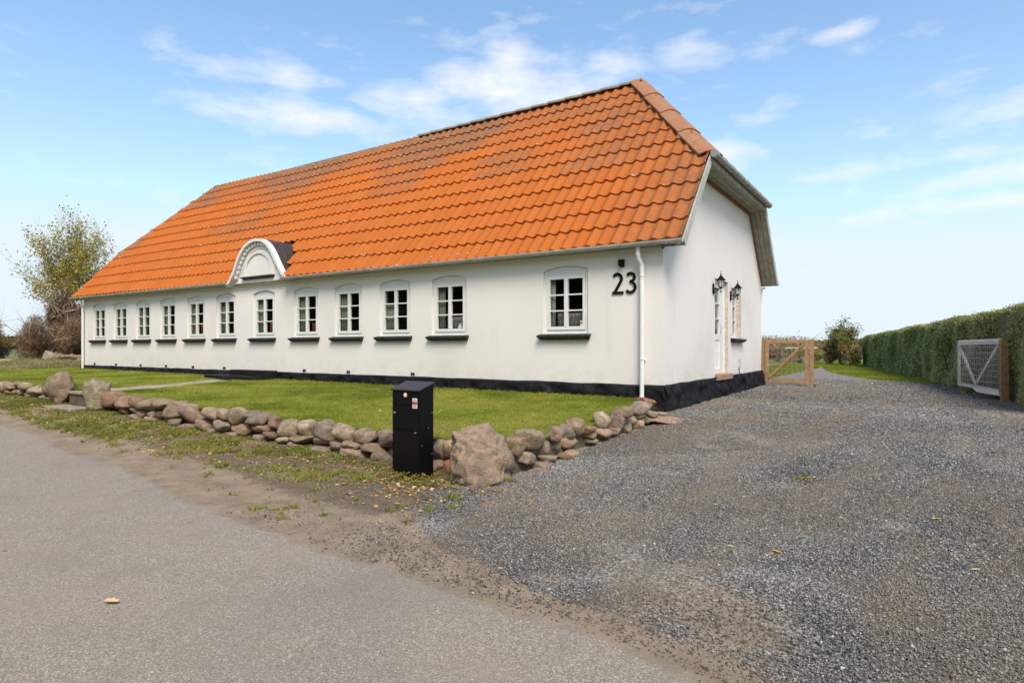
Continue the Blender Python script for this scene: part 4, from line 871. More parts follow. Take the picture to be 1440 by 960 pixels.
# steps, wall hooks, number, lamps -----------------------------------------
def rounded_step(xc, hw, dep, z0, z1, rr=.35):
    pts = [(xc-hw, 0)]+[(xc-hw+rr*(1-math.cos(math.pi/2*i/6)), -dep+rr*(1-math.sin(math.pi/2*i/6))) for i in range(7)]+[(xc+hw-rr*(1-math.sin(math.pi/2*i/6)), -dep+rr*(1-math.cos(math.pi/2*i/6))) for i in range(7)]+[(xc+hw, 0)]
    return MB().prism([(p[0], p[1]-.05 if p[1] == 0 else p[1]) for p in pts], z0, z1, 'z')
rounded_step(-12.95, 1.35, .85, .4, .745).build('doorstep', M['black'], house); rounded_step(-12.6, .98, .42, .746, .90, .2).build('doorstep', M['black'], house)
hk = []
for x in [-23.2,-21.45,-19.6,-17.85,-16.15,-14.35,-10.45,-8.65,-6.35]:
    h = MB(); h.box(x-.05, x+.05, -.03, -.002, ZP+.07, ZP+.095).box(x-.05, x-.035, -.03, -.002, ZP+.02, ZP+.07).box(x+.02, x+.05, -.03, -.002, ZP+.03, ZP+.07); h.build('wall_hook', M['iron'], house)
def stroke(pts, w, y0, y1):
    mb = MB(); m = len(pts); A = []; B = []
    for i, (x, z) in enumerate(pts):
        a = pts[max(i-1, 0)]; b = pts[min(i+1, m-1)]; t = Vector((b[0]-a[0], b[1]-a[1])).normalized(); A.append((x-t.y*w/2, z+t.x*w/2)); B.append((x+t.y*w/2, z-t.x*w/2))
    vs = [(p[0], y0, p[1]) for p in A+B]+[(p[0], y1, p[1]) for p in A+B]
    mb.add(vs, [(i, i+1, i+1+m, i+m) for i in range(m-1)]+[(i, i+2*m, i+1+2*m, i+1) for i in range(m-1)]+[(i+m, i+m+1, i+3*m+1, i+3*m) for i in range(m-1)]+[(0, m, 3*m, 2*m), (m-1, 3*m-1, 4*m-1, 2*m-1)]+[(i+2*m, i+3*m, i+1+3*m, i+1+2*m) for i in range(m-1)]); return mb
z2 = 2.64; H = .425; W2 = .054
def arcp(cx, cz, r, a0, a1, n=14, rz=None): return [(cx+r*math.cos(R_(a0+(a1-a0)*i/n)), cz+(rz or r)*math.sin(R_(a0+(a1-a0)*i/n))) for i in range(n+1)]
x = -1.03
top = arcp(x+.105, z2+H-.027-.095, .09, 150, -25, 14, .095); st = stroke(top+[(x+.150, z2+.20), (x+.085, z2+.095), (x+.045, z2+.03)], W2, -.028, -.004)
st.box(x+.0, x+.235, -.0285, -.0045, z2, z2+.052); st.build('house_number', M['iron'], house)
x = -.745
st = stroke(arcp(x+.10, z2+H-.027-.078, .08, 150, -70, 14, .078)+[(x+.085, z2+.240)], W2*.95, -.028, -.004)
st.v += []; s3 = stroke([(x+.085, z2+.247)]+arcp(x+.095, z2+.027+.098, .10, 70, -145, 16, .10), W2*.95, -.0285, -.0045); st.add(s3.v, s3.f); st.build('house_number', M['iron'], house)
MB().box(-.875,-.775,-.02,0,3.17,3.32).box(-.87,-.78,-.11,-.02,3.19,3.31).build('spotlight', M['iron'], house)
MB().box(.0,.05,5.90,5.97,1.02,1.26).build('socket_box', M['verge'], house); MB().tube([(.02,5.93,1.02),(.02,5.96,.9),(.12,6.05,.72),(.16,6.1,.42)], .008, 6).build('cable', M['iron'], house)
def lantern(yc, zc, parent):
    m = MB(); m.prism([(yc-.045, zc-.11), (yc+.045, zc-.11), (yc+.06, zc-.05), (yc+.045, zc+.11), (yc, zc+.14), (yc-.045, zc+.11), (yc-.06, zc-.05)], .0, .025, 'x')
    ex = .185; m.tube([(.02,yc,zc),(.08,yc,zc+.02),(.14,yc,zc-.005),(ex,yc,zc+.02)], .011, 8); m.tube([(.02,yc,zc-.08),(.08,yc,zc-.05),(.15,yc,zc+.0)], .008, 6)
    c = (ex, yc, zc); m.lathe(c, [(0,-.09),(.015,-.085),(.02,-.06),(.008,-.05),(.008,.0),(.03,.02),(.05,.035),(.05,.045),(0,.045)], 8)
    n = 6
    for k in range(n):
        t = 2*math.pi*k/n; m.tube([(ex+.048*math.cos(t), yc+.048*math.sin(t), zc+.045), (ex+.075*math.cos(t), yc+.075*math.sin(t), zc+.20)], .006, 4)
    m.lathe(c, [(0,.20),(.105,.195),(.108,.205),(.06,.26),(.03,.30),(.012,.325),(.018,.345),(.008,.36),(.004,.42),(0,.43)], 8)
    L = m.build('wall_lantern', M['iron'], parent)
    g = MB().lathe(c, [(.046,.046),(.073,.196)], 6); g.build('pane', M['lampglass'], L)
M['lampglass'] = mat('lantern_glass', (.55,.56,.56), .15, spec=.6)
lantern(3.44, 2.96, house); lantern(5.06, 2.90, house)

# ------------------------------------------------------------------ fieldstone walls
def stone_mesh(name, seed, boxy=.5, rough=.09, sub=3):
    bm = bmesh.new(); bmesh.ops.create_icosphere(bm, subdivisions=sub, radius=1); r = random.Random(seed); off = Vector((r.uniform(0,50), r.uniform(0,50), r.uniform(0,50)))
    cuts = [(Vector((r.gauss(0,1), r.gauss(0,1), r.gauss(0,1))).normalized(), r.uniform(.62,.9)) for _ in range(7)]
    for v in bm.verts:
        c = v.co.copy(); q = Vector([math.copysign(abs(k)**(1-boxy*.45), k) for k in c]); q = q/max(.75, max(abs(k) for k in q)**.35)
        for n_, d_ in cuts:
            e = q.dot(n_)
            if e > d_: q -= n_*(e-d_)*.85
        q *= 1+rough*2*mnoise.fractal(c*1.4+off, 1, 2, 4); v.co = q
    me = bpy.data.meshes.new(name); bm.to_mesh(me); bm.free(); me.materials.append(M['stone'])
    for p in me.polygons: p.use_smooth = True
    return me
SM = [stone_mesh('stone', 100+i, .42, .065) for i in range(14)]
LEFT_STONES = [
  (-15.89,0.55,0.44,0.29), (-15.42,0.60,0.47,0.18), (-15.00,0.62,0.38,0.16), (-14.55,0.60,0.57,0.23), (-13.87,0.55,0.77,0.30), (-13.33,0.54,0.33,0.28),
  (-12.90,0.54,0.54,0.33), (-15.56,0.41,0.39,0.14), (-15.09,0.45,0.34,0.14), (-14.38,0.41,0.36,0.14), (-13.95,0.39,0.35,0.11), (-13.54,0.39,0.38,0.13),
  (-13.10,0.36,0.33,0.11), (-14.73,0.45,0.33,0.14), (-16.4,.56,.5,.26), (-16.9,.58,.5,.2), (-17.4,.58,.5,.26), (-17.9,.58,.55,.24), (-18.5,.58,.6,.28)]
FRONT_STONES = [
  (-10.02,0.49,0.62,0.33), (-9.51,0.46,0.49,0.26), (-9.07,0.49,0.50,0.24), (-8.52,0.47,0.65,0.28), (-8.05,0.50,0.62,0.19), (-7.66,0.41,0.51,0.32),
  (-7.11,0.37,0.68,0.34), (-6.43,0.42,0.63,0.24), (-6.00,0.43,0.39,0.20), (-5.63,0.43,0.43,0.29), (-5.36,0.45,0.46,0.16), (-5.07,0.41,0.53,0.17),
  (-4.64,0.38,0.24,0.25), (-4.28,0.31,0.45,0.26), (-3.87,0.36,0.46,0.27), (-3.42,0.33,0.47,0.29), (-3.01,0.33,0.46,0.26), (-2.57,0.33,0.42,0.20),
  (-2.15,0.32,0.30,0.24), (-1.19,0.26,0.20,0.26), (-0.99,0.27,0.22,0.25), (-9.57,0.29,0.27,0.13), (-9.16,0.33,0.29,0.17), (-8.76,0.27,0.33,0.14),
  (-8.43,0.28,0.37,0.15), (-8.06,0.30,0.29,0.16), (-7.81,0.21,0.28,0.12), (-7.46,0.19,0.32,0.13), (-6.57,0.21,0.54,0.18), (-6.00,0.24,0.45,0.19),
  (-5.60,0.21,0.30,0.17), (-5.31,0.20,0.24,0.16), (-5.00,0.26,0.44,0.18), (-4.64,0.18,0.24,0.11), (-4.29,0.13,0.29,0.11), (-3.91,0.19,0.50,0.12),
  (-3.47,0.21,0.35,0.18), (-3.09,0.16,0.28,0.12), (-2.73,0.20,0.41,0.11), (-2.35,0.18,0.34,0.13), (-2.67,0.06,0.50,0.20), (-2.16,0.05,0.33,0.22),
  (-1.81,0.30,0.31,0.23), (-1.49,0.29,0.27,0.23), (-1.75,0.03,0.29,0.17), (-1.47,0.02,0.25,0.19), (-1.15,0.06,0.18,0.14), (-0.96,0.03,0.17,0.24), (-7.03,0.14,0.39,0.13),
  (-6.2,.12,.3,.12), (-5.7,.10,.3,.10), (-4.9,.12,.28,.10), (-4.0,.08,.36,.10), (-3.4,.06,.4,.10), (-8.9,.20,.3,.1), (-8.3,.19,.34,.1)]
SIDE_STONES = [
  (-4.97,0.35,0.21,0.26), (-4.73,0.43,0.44,0.25), (-4.86,0.21,0.28,0.18), (-4.42,0.27,0.21,0.18), (-4.19,0.44,0.21,0.19), (-4.17,0.28,0.09,0.10),
  (-3.84,0.43,0.24,0.20), (-3.61,0.48,0.28,0.23), (-3.81,0.29,0.34,0.16), (-3.34,0.34,0.21,0.13), (-2.94,0.32,0.35,0.16), (-2.89,0.50,0.34,0.25),
  (-2.46,0.43,0.24,0.33), (-2.34,0.57,0.39,0.18), (-1.70,0.59,0.46,0.19), (-1.79,0.48,0.25,0.15), (-2.03,0.42,0.18,0.15), (-1.76,0.32,0.22,0.18),
  (-2.20,0.32,0.22,0.20), (-1.34,0.46,0.20,0.11), (-0.98,0.42,0.20,0.10), (-3.26,0.24,0.27,0.10), (-4.46,0.15,0.20,0.12),
  (-4.14,0.15,0.17,0.09), (-2.64,0.31,0.19,0.12), (-1.48,0.38,0.18,0.12), (-4.6,.08,.3,.12), (-3.9,.14,.3,.12), (-3.4,.40,.3,.16)]
def stone_wall(label, lst, side):
    X0 = lst[0][0]; org = Vector((X0, -5.2, .1)) if not side else Vector((side_line(X0), X0, .1))
    root = empty('stone_wall', org, label, 'wall', 'dry fieldstone walls round the front lawn'); r = random.Random(len(lst))
    for i, (p, z, ln, h) in enumerate(lst):
        o = bpy.data.objects.new('stone', SM[r.randrange(len(SM))]); COL.objects.link(o); o.parent = root
        th = max(.26, min(.42, ln*.8)); out = -.02 if z > .2 else .03
        c = Vector((p, -5.2+.04-out*2+r.uniform(-.03, .03), z)) if not side else Vector((side_line(p)+.0+out*2+r.uniform(-.03, .03)-.06, p, z))
        o.location = c-org
        k = 1.03 if ln < .5 else .99
        o.scale = (ln*k/2, th/2, h*1.04/2)
        o.rotation_euler = (r.uniform(-.12, .12), r.uniform(-.14, .14)+(math.pi if r.random() < .5 else 0), (math.pi/2 if side else 0)+r.uniform(-.15, .15))
        q = r.uniform(.86, 1.25); o.color = (q, q*r.uniform(.95, 1.02), q*r.uniform(.9, 1.03), 1)
        if r.random() < .10: o.color = (.92,.74,.66,1)
    return root
stone_wall('low fieldstone wall at far left, beyond the stepped opening in the wall', LEFT_STONES, False)
wf = stone_wall('long low fieldstone wall along the road side of the lawn', FRONT_STONES, False)
for c in wf.children:
    if abs(c.location.x+wf.location.x+.96) < .01 and c.location.z < 0.1: c.color = (.9,.42,.34,1); c['label'] = 'small red stone low in the wall beside the big boulder'
stone_wall('low fieldstone wall beside the gravel drive, ending near the house corner', SIDE_STONES, True)
def boulder(name, label, loc, sc, rot, seed, color=(1,1,1,1), rough=.12, sub=4, boxy=.4, group=None, carve=0):
    me = stone_mesh(name, seed, boxy, rough, sub)
    if carve:
        for v in me.vertices:
            c = v.co.copy(); q = Vector((c.x*1.2+c.z*.7, c.y*1.0, c.z*1.5-c.x*.55)); v.co = c*(1-carve*abs(mnoise.fractal(q*1.1+Vector((3,1,seed)), .8, 2.1, 5))+carve*.35)
    o = bpy.data.objects.new(name, me); COL.objects.link(o); o.location = loc; o.scale = sc; o.rotation_euler = rot; o.color = color; return tag(o, label, 'boulder' if 'boulder' in name else 'stone', group)
boulder('boulder', 'large furrowed corner boulder at the driveway end of the lawn wall', (-.27, -5.43, .26), (.355, .30, .375), (.0, .0, .58), 14, (1.02,.96,.92,1), .06, 5, 1.0, carve=.36)
boulder('boulder', 'pointed grey boulder on the left of the stepped opening in the wall', (-12.25, -5.25, .62), (.27, .30, .40), (0, .0, .9), 29, (.92,.93,.88,1), .12)
boulder('boulder', 'upright pale boulder on the right of the stepped opening in the wall', (-10.50, -5.22, .60), (.21, .26, .37), (0, -.12, .4), 32, (1.05,1.05,.98,1), .10)
boulder('boulder', 'round pale boulder leaning on the bank before the brown bushes', (-29.9, 1.0, 1.0), (.38, .30, .42), (0, .3, .3), 44, (1.3,1.28,1.2,1), .05)
boulder('stone_slab', 'flat pinkish slab at the foot of the wall by the house corner', (.40, -1.15, .35), (.30, .24, .055), (.06, .05, 1.0), 51, (1.0,.86,.82,1), .10, 4, .9)
boulder('stone_slab', 'red wedge stone on top of the wall end below the white downpipe', (.05, -1.05, .60), (.15, .16, .11), (.1, .35, .9), 57, (.85,.55,.46,1), .10, 4, .9)
# little low wall and slab by the far house corner
bw = empty('boundary_wall', (-29.3, 1.5, .7), 'short stone wall with long flat slab at the far house corner', 'wall')
for i, (x, z, ln, h) in enumerate([(-30.35,1.13,.62,.24),(-29.75,1.13,.5,.2),(-29.1,1.13,.7,.22),(-28.35,1.12,.7,.22),(-30.5,.88,.5,.34),(-29.3,.86,1.7,.40),(-28.1,.86,.6,.40)]):
    o = bpy.data.objects.new('stone', SM[i % 14]); COL.objects.link(o); o.parent = bw; o.location = (x+29.3, 0, z-.7); o.scale = (ln*.54, .22, h*.56); o.color = (.9,.85,.8,1)
st = empty('entrance_steps', (-11.45, -5.2, .3), 'worn concrete steps in the gap of the stone wall', 'steps')
MB().box(-11.9,-10.85,-5.30,-4.85,.55,.61).build('tread', M['concrete'], st, (-11.45,-5.2,.3), bevel=.01); q = MB()
for k in range(3): q.box(-11.86+.335*k,-11.86+.335*k+.315,-5.26,-5.2,.30,.545)
q.build('riser', M['soil'], st, (-11.45,-5.2,.3), bevel=.008); MB().box(-12.0,-10.6,-5.75,-5.32,.24,.315).build('tread', M['concrete'], st, (-11.45,-5.2,.3), bevel=.012)

# ------------------------------------------------------------------ parcel box
def parcel_box():
    x1, y0 = -.89, -5.87; w, dp = .445, .25; x0, y1 = x1-w, y0+dp; z0, zf, zb = -.02, 1.085, 1.16; P = (x0+w/2, y0+dp/2, 0)
    r = empty('parcel_box', P, 'tall black metal parcel mailbox standing before the stone wall', 'mailbox')
    b = MB(); b.prism([(y0, z0), (y1, z0), (y1, zb-.012), (y0, zf-.012)], x0, x1, 'x'); b.build('body', M['pbox'], r, P, bevel=.004)
    t = (zb-zf)/dp; l = MB(); l.prism([(y0-.025, zf-.025*t-.006), (y1+.01, zb+.01*t-.006), (y1+.01, zb+.01*t+.008), (y0-.025, zf-.025*t+.008)], x0-.014, x1+.014, 'x'); l.build('lid', M['pboxlid'], r, P)
    dr = MB().box(x0+.012, x1-.012, y0-.012, y0-.001, .60, .885).build('door', M['pbox'], r, P, bevel=.003)
    MB().box(x0+.012, x1-.012, y0-.010, y0-.001, .90, 1.055).build('flap', M['pbox'], r, P, bevel=.003)
    MB().box(x0+.012, x1-.012, y0-.009, y0-.001, .02, .585).build('lower_panel', M['pbox'], r, P, bevel=.003)
    MB().tube([(x0+.055, y0-.012, .80), (x0+.055, y0-.022, .80)], .012, 12).build('lock', M['galv'], dr, P); MB().tube([(x1-.055, y0-.009, .575), (x1-.055, y0-.022, .575)], .009, 10).build('latch', M['galv'], dr, P)
    st = MB().tube([(x0+.225, y0-.0105, 1.02), (x0+.225, y0-.0125, 1.02)], .03, 20).build('round_sticker', M['orange'], r, P)
    MB().tube([(x0+.225, y0-.013, 1.02), (x0+.225, y0-.0142, 1.02)], .021, 16).build('sticker_mark', M['white'], st, P)
    s = MB().box(x1-.105, x1-.03, y0-.0125, y0-.0105, .865, .985).build('sticker', M['white'], r, P); MB().box(x1-.103, x1-.032, y0-.0138, y0-.0127, .91, .945).build('sticker_band', M['red'], s, P)
    for z in (.955, .967, .878, .888, .898): MB().box(x1-.095, x1-.04, y0-.0136, y0-.0127, z, z+.004).build('text_line', M['pboxlid'], s, P)
    for y, z in ((y1-.03,.80),(y1-.10,.62),(y0+.04,.42),(y1-.03,.30)): MB().tube([(x1, y, z), (x1+.005, y, z)], .006, 8).build('bolt', M['galv'], r, P)
parcel_box()

# ------------------------------------------------------------------ gates
def wire_panel(p0, p1, z0, z1, nv, nh, rad=.004):
    m = MB(); a, b = Vector((*p0, 0)), Vector((*p1, 0))
    for i in range(nv+1): q = a.lerp(b, i/nv); m.tube([(q.x, q.y, z0), (q.x, q.y, z1)], rad, 4)
    for j in range(nh+1): z = z0+(z1-z0)*j/nh; m.tube([(a.x, a.y, z), (b.x, b.y, z)], rad, 4)
    return m
def garden_gate():
    Y = 8.98; P = (.7, Y, .41); r = empty('garden_gate', P, 'closed brown timber gate with wire mesh between house corner and drive', 'gate')
    for x in (.03, 1.40): MB().box(x-.055, x+.055, Y-.055, Y+.055, .35, 1.83).build('post', M['wood'], r, P, bevel=.008)
    f = MB(); x0, x1 = .10, 1.33; f.box(x0, x1, Y-.075, Y-.035, 1.70, 1.81); f.box(x0, x1, Y-.075, Y-.035, .50, .61); f.box(x0, x0+.11, Y-.075, Y-.035, .61, 1.70); f.box(x1-.11, x1, Y-.075, Y-.035, .61, 1.70)
    f.build('frame', M['wood'], r, P, bevel=.005); MB().beam((x0+.12, Y-.055, .64), (x1-.12, Y-.055, 1.68), .03, .10, (0,1,0)).build('brace', M['wood'], r, P)
    MB().beam((x0+.12, Y-.055, .64), (x1-.12, Y-.055, 1.68), .10, .03, (0,1,0)).build('brace', M['wood'], r, P)
    wire_panel((x0+.05, Y-.025), (x1-.05, Y-.025), .60, 1.70, 8, 7, .004).build('wire_mesh', M['galv'], r, P)
    MB().box(1.44, 1.50, Y-.03, Y+.03, .38, .46).build('stop', M['iron'], r, P)
garden_gate()
def drive_gate():
    A, B = Vector((4.93, 7.95, 0)), Vector((5.60, 5.86, 0)); e = (B-A).normalized(); n = Vector((-e.y, e.x, 0)); n = n if n.x < 0 else -n; P = (5.62, 5.85, .42)
    r = empty('drive_gate', P, 'open silvered timber and mesh gate swung back against the hedge', 'gate')
    ln = (B-A).length; zl = lambda s: 1.755; q = lambda s, z: A+e*s+Vector((0, 0, z)); f = MB()
    f.beam(q(0, 1.70), q(ln-.08, 1.72), .035, .12); f.beam(q(.03, .70), q(.03, 1.64), .04, .06, e); 
    f.build('top_rail', M['woodg'], r, P)
    m = MB(); pts = [(0, .64), (ln-.06, .60), (ln-.06, .46), (1.05, .46), (.8, .55), (0, .56)]
    vs = [q(s, z+.06)+n*k for k in (-.02, .02) for s, z in pts]; k = len(pts); m.add(vs, [tuple(range(k)), tuple(range(2*k-1, k-1, -1))]+[(i, (i+1) % k, (i+1) % k+k, i+k) for i in range(k)]); m.build('bottom_rail', M['woodg'], r, P)
    for s0, s1 in ((.05, .98), (ln-.12, 1.02)): MB().beam(q(s0, 1.62)+n*.022, q(s1, .72)+n*.022, .028, .075, n.cross(e)).build('brace', M['woodg'], r, P)
    MB().beam(q(ln-.03, .56), q(ln-.03, 1.76), .05, .09, e).build('stile', M['woodo'], r, P)
    a, b = q(.03, 0)+n*.045, q(ln-.06, 0)+n*.045; wire_panel((a.x, a.y), (b.x, b.y), .66, 1.72, 22, 8, .0055).build('wire_mesh', M['galv'], r, P)
    MB().box(5.62-.05, 5.72, 5.75, 5.87, .3, 1.79).build('post', M['woodo'], r, P, bevel=.008); MB().box(4.97, 5.07, 7.95, 8.05, .3, .66).build('prop', M['wood'], r, P)
drive_gate()

# ------------------------------------------------------------------ hedge
def hedge():
    a, b = Vector((6.25, 2.6)), Vector((1.20, 33.7)); e = (b-a).normalized(); n = Vector((-e.y, e.x)); n = n if n.x < 0 else -n; ln = (b-a).length
    g = np.random.default_rng(9); th = 1.3; z0 = .36
    root = empty('hedge', (a.x, a.y, .36), 'long clipped green hedge along the right of the drive', 'hedge')
    def topz(s): return 2.47-.25*s/ln+.02*np.sin(s*.9)+.012*np.sin(s*2.3+1)
    def bulge(s, z): return .07*np.sin(s*1.3)+.05*np.sin(s*3.1+z*2)+.04*np.sin(z*4+s*.7)
    # core of woody growth
    m = MB(); S = 60
    for i in range(S+1):
        s = ln*i/S; c = a+e*s; zt = float(topz(s))-.07
        for k, (o, z) in enumerate(((.09, z0-.1), (.07, 1.3), (.09, zt), (th-.1, zt), (th-.1, z0-.1))): p = c-n*o; m.v.append((p.x, p.y, z))
    for i in range(S):
        for k in range(4): m.f.append((i*5+k, i*5+k+1, i*5+k+6, i*5+k+5))
    m.f += [(0,1,2,3,4), tuple(S*5+k for k in (4,3,2,1,0))]
    m.build('twiggy_core', mat('hedge_core', (.10,.115,.045), 1, c2=(.14,.12,.06), scale=14, bump=1, bscale=30), root, (a.x, a.y, .36))
    # leaves: facing side, top, near end
    N1 = 330000; s = ln*g.random(N1)**1.6; z = z0+.04+g.random(N1)*(topz(s)-z0-.02); keep = g.random(N1) < np.clip((z-z0)/.25+.35, .3, 1); s, z = s[keep], z[keep]
    C1 = np.stack([s, np.full(len(s), 0.), z], 1); off = bulge(s, z)+g.normal(-.01, .03, len(s)); C1[:, 1] = off-.2*np.clip((z-topz(s)+.2)/.2, 0, 1)**2*.5
    N2 = 60000; s2 = ln*g.random(N2)**1.5; o2 = -g.random(N2)*th; C2 = np.stack([s2, o2, topz(s2)+g.normal(0, .025, N2)], 1)
    k2 = g.random(N2) < .012; C2[k2, 2] += g.random(k2.sum())*.09
    N3 = 14000; C3 = np.stack([g.normal(0, .02, N3), -g.random(N3)*th, z0+g.random(N3)*2.1], 1)
    C = np.concatenate([C1, C2, C3]); dist = np.hypot(a.x+e.x*C[:, 0]-4.05, a.y+e.y*C[:, 0]+11.4)
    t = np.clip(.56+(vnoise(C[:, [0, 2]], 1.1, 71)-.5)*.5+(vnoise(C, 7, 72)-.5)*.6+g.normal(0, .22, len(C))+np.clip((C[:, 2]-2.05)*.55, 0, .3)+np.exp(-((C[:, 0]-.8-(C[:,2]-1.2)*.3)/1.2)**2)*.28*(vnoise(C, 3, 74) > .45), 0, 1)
    W = np.stack([e.x*C[:, 0]+n.x*C[:, 1], e.y*C[:, 0]+n.y*C[:, 1], C[:, 2]-.36], 1)
    V, F, tt = quads_cloud(W, g.uniform(.028, .05, len(C))*np.clip(dist/13, .9, 2.2), t, .6, None, 73, (n.x*.9, n.y*.9, .75))
    o = np_mesh('foliage', V, F, 4, M['hedgeleaf'], root, attrs={'t': tt})
hedge()

# ------------------------------------------------------------------ trees and shrubs
def grow(mb, p, d, ln, r, depth, tips, rn, spread=.5, up=.15, segs=4, kids=(3, 4)):
    pts = [p.copy()]; rs = [r]; q = p.copy(); dd = d.copy()
    for i in range(segs):
        dd = (dd+Vector((rn.gauss(0, .10), rn.gauss(0, .10), rn.gauss(0, .06)+up*.15))).normalized(); q = q+dd*(ln/segs); pts.append(q.copy()); rs.append(max(.004, r*(1-.62*(i+1)/segs)))
        if depth > 0 and i >= 1:
            for _ in range(rn.randint(*kids) if i > 1 else 1):
                a = rn.uniform(0, 2*math.pi); s = (dd.orthogonal().normalized()); s.rotate(__import__('mathutils').Quaternion(dd, a)); nd = (dd*(1-spread*.6)+s*spread*rn.uniform(.6, 1.2)+Vector((0,0,up))).normalized()
                grow(mb, q, nd, ln*rn.uniform(.45, .68), rs[-1]*.62, depth-1, tips, rn, spread, up, max(3, segs-1), kids)
        if depth <= 1: tips += [x.copy() for x in pts[1:]]
    mb.tube(pts, rs, 5 if r < .05 else 8, cap=False)
def tree(name, label, cat, loc, h, r, depth, lm, nl, ls, sc, seed, spread=.5, up=.15, group=None, leafspread=.3, kids=(2, 3)):
    root = empty(name, loc, label, cat, group); rn = random.Random(seed); g = np.random.default_rng(seed); mb = MB(); tips = []
    grow(mb, Vector((0,0,-.1)), Vector((0,0,1)), h, r, depth, tips, rn, spread, up, 7, kids); mb.build('trunk', M['bark'], root)
    T = np.array([tuple(t) for t in tips]); C = T[g.integers(0, len(T), nl)]+g.normal(0, leafspread, (nl, 3)); ok = C[:, 2] > h*.12; C = C[ok]; nl = len(C)
    cl = vnoise(C, .9, seed); keep = g.random(nl) < np.clip((cl-.25)*2.6, .15, 1); C = C[keep]; cl = cl[keep]
    t = np.clip(.5+(cl-.5)*1.0+g.normal(0, .2, len(C))-.15*(C[:, 2]/h-.6), 0, 1)
    V, F, tt = quads_cloud(C, g.uniform(.7, 1.3, len(C))*ls, t, .75, None, seed, (.1,-.5,.5)); np_mesh('crown', V, F, 4, lm, root, attrs={'t': tt}); return root
def bush(name, label, cat, loc, rx, ry, h, nt, nl, lm, ls, seed, tw=.02, twt=(0, 1), group=None, lumps=7, kind=None):
    root = empty(name, loc, label, cat, group); g = np.random.default_rng(seed)
    # twigs fan from the foot up into a lumpy outline
    lc = np.stack([g.uniform(-.75, .75, lumps)*rx, g.uniform(-.7, .7, lumps)*ry, g.uniform(.35, .72, lumps)*h], 1); lr = g.uniform(.18, .46, lumps)
    def inside(n, shell=0.):
        k = g.integers(0, lumps, n); v = g.normal(size=(n, 3)); v /= np.linalg.norm(v, axis=1)[:, None]; rad = g.random(n)**(.45-.25*shell)
        P = lc[k]+v*rad[:, None]*(lr[k][:, None]*np.array([rx*1.15, ry*1.15, h])[None]); P[:, 2] = np.abs(P[:, 2]); return P
    P = inside(nt); up = np.stack([P[:, 0]/rx*.5, P[:, 1]/ry*.5, np.full(nt, 1.)], 1)+g.normal(0, .75, (nt, 3)); up /= np.linalg.norm(up, axis=1)[:, None]; L = g.uniform(.25, .8, nt)*h*.33
    longs = g.random(nt) < .02; L = np.where(longs, L*2.8+.3, L); P[longs, 2] += h*.16; tw = np.where(longs, tw*1.6, tw)[:, None]
    w = g.normal(size=(nt, 3)); w -= up*(w*up).sum(1)[:, None]; w /= np.linalg.norm(w, axis=1)[:, None]; w *= tw*g.uniform(.5, 1.2, nt)[:, None]
    A = P-up*L[:, None]*.5; A[:, 2] = np.maximum(A[:, 2], 0); B = P+up*L[:, None]*.5; V = np.stack([A-w, A+w, B], 1).reshape(-1, 3)
    t = np.repeat(np.clip(g.uniform(*twt, nt)+longs*.4, 0, 1), 3); np_mesh('stems', V, np.arange(3*nt).reshape(nt, 3), 3, M['twig'], root, attrs={'t': t})
    if nl:
        C = inside(nl, 1); cl = vnoise(C, 1.3, seed); keep = g.random(nl) < np.clip((cl-.2)*2.4, .2, 1); C = C[keep]; t = np.clip(.45+(cl[keep]-.5)*1.1+g.normal(0, .18, len(C)), 0, 1)
        V, F, tt = quads_cloud(C, g.uniform(.7, 1.3, len(C))*ls, t, .7, None, seed, (.1,-.4,.5)); np_mesh('foliage', V, F, 4, lm, root, attrs={'t': tt})
    return root
# left of the house
tree('birch_tree', 'tall thin birch with sparse yellow autumn leaves behind the house', 'tree', (-34.9, 4.1, .6), 4.8, .06, 3, M['birchleaf'], 19000, .12, 1, 5, .66, .31, leafspread=.16, kids=(2, 3))
tree('birch_tree', 'shorter half bare tree with green leaves at the left edge', 'tree', (-34.5, -3.4, .6), 2.9, .05, 3, M['birchleaf'], 8000, .11, 1, 8, .5, .25, leafspread=.10, kids=(2, 2))
bush('bramble_bush', 'dense brown bare bush right beside the far house corner', 'bush', (-31.6, 4.6, .6), 2.6, 1.3, 2.5, 18000, 6000, M['greenleaf'], .07, 15, .008, (.0, .7), 'brown bare bushes left of the house')
bush('bramble_bush', 'brown bare bush in the middle of the thicket behind the round boulder', 'bush', (-33.2, 2.4, .6), 2.3, 1.3, 2.5, 15000, 5000, M['greenleaf'], .07, 16, .008, (0, 1), 'brown bare bushes left of the house')
bush('bramble_bush', 'low brown bush mixed with yellow green leaves at the left picture edge', 'bush', (-33.8, -.8, .6), 2.0, 1.6, 2.4, 8000, 6000, M['birchleaf'], .08, 17, .012, (0, 1), 'brown bare bushes left of the house')
bush('evergreen_shrub', 'dark green shrub among brown bushes under the birch', 'shrub', (-34.6, 3.4, .6), 1.0, 1.0, 3.9, 5000, 7000, M['darkleaf'], .09, 18)
bush('leafy_shrub', 'yellow green shrub behind the brown bush at far left', 'shrub', (-37.5, -.3, .6), 2.4, 2.0, 4.2, 4000, 6500, M['birchleaf'], .10, 19, .015)
bush('leafy_shrub', 'green shrub below the birch behind the house end', 'shrub', (-36, 7.5, .6), 3.0, 2.0, 4.2, 3000, 8000, M['birchleaf'], .11, 20, .015)
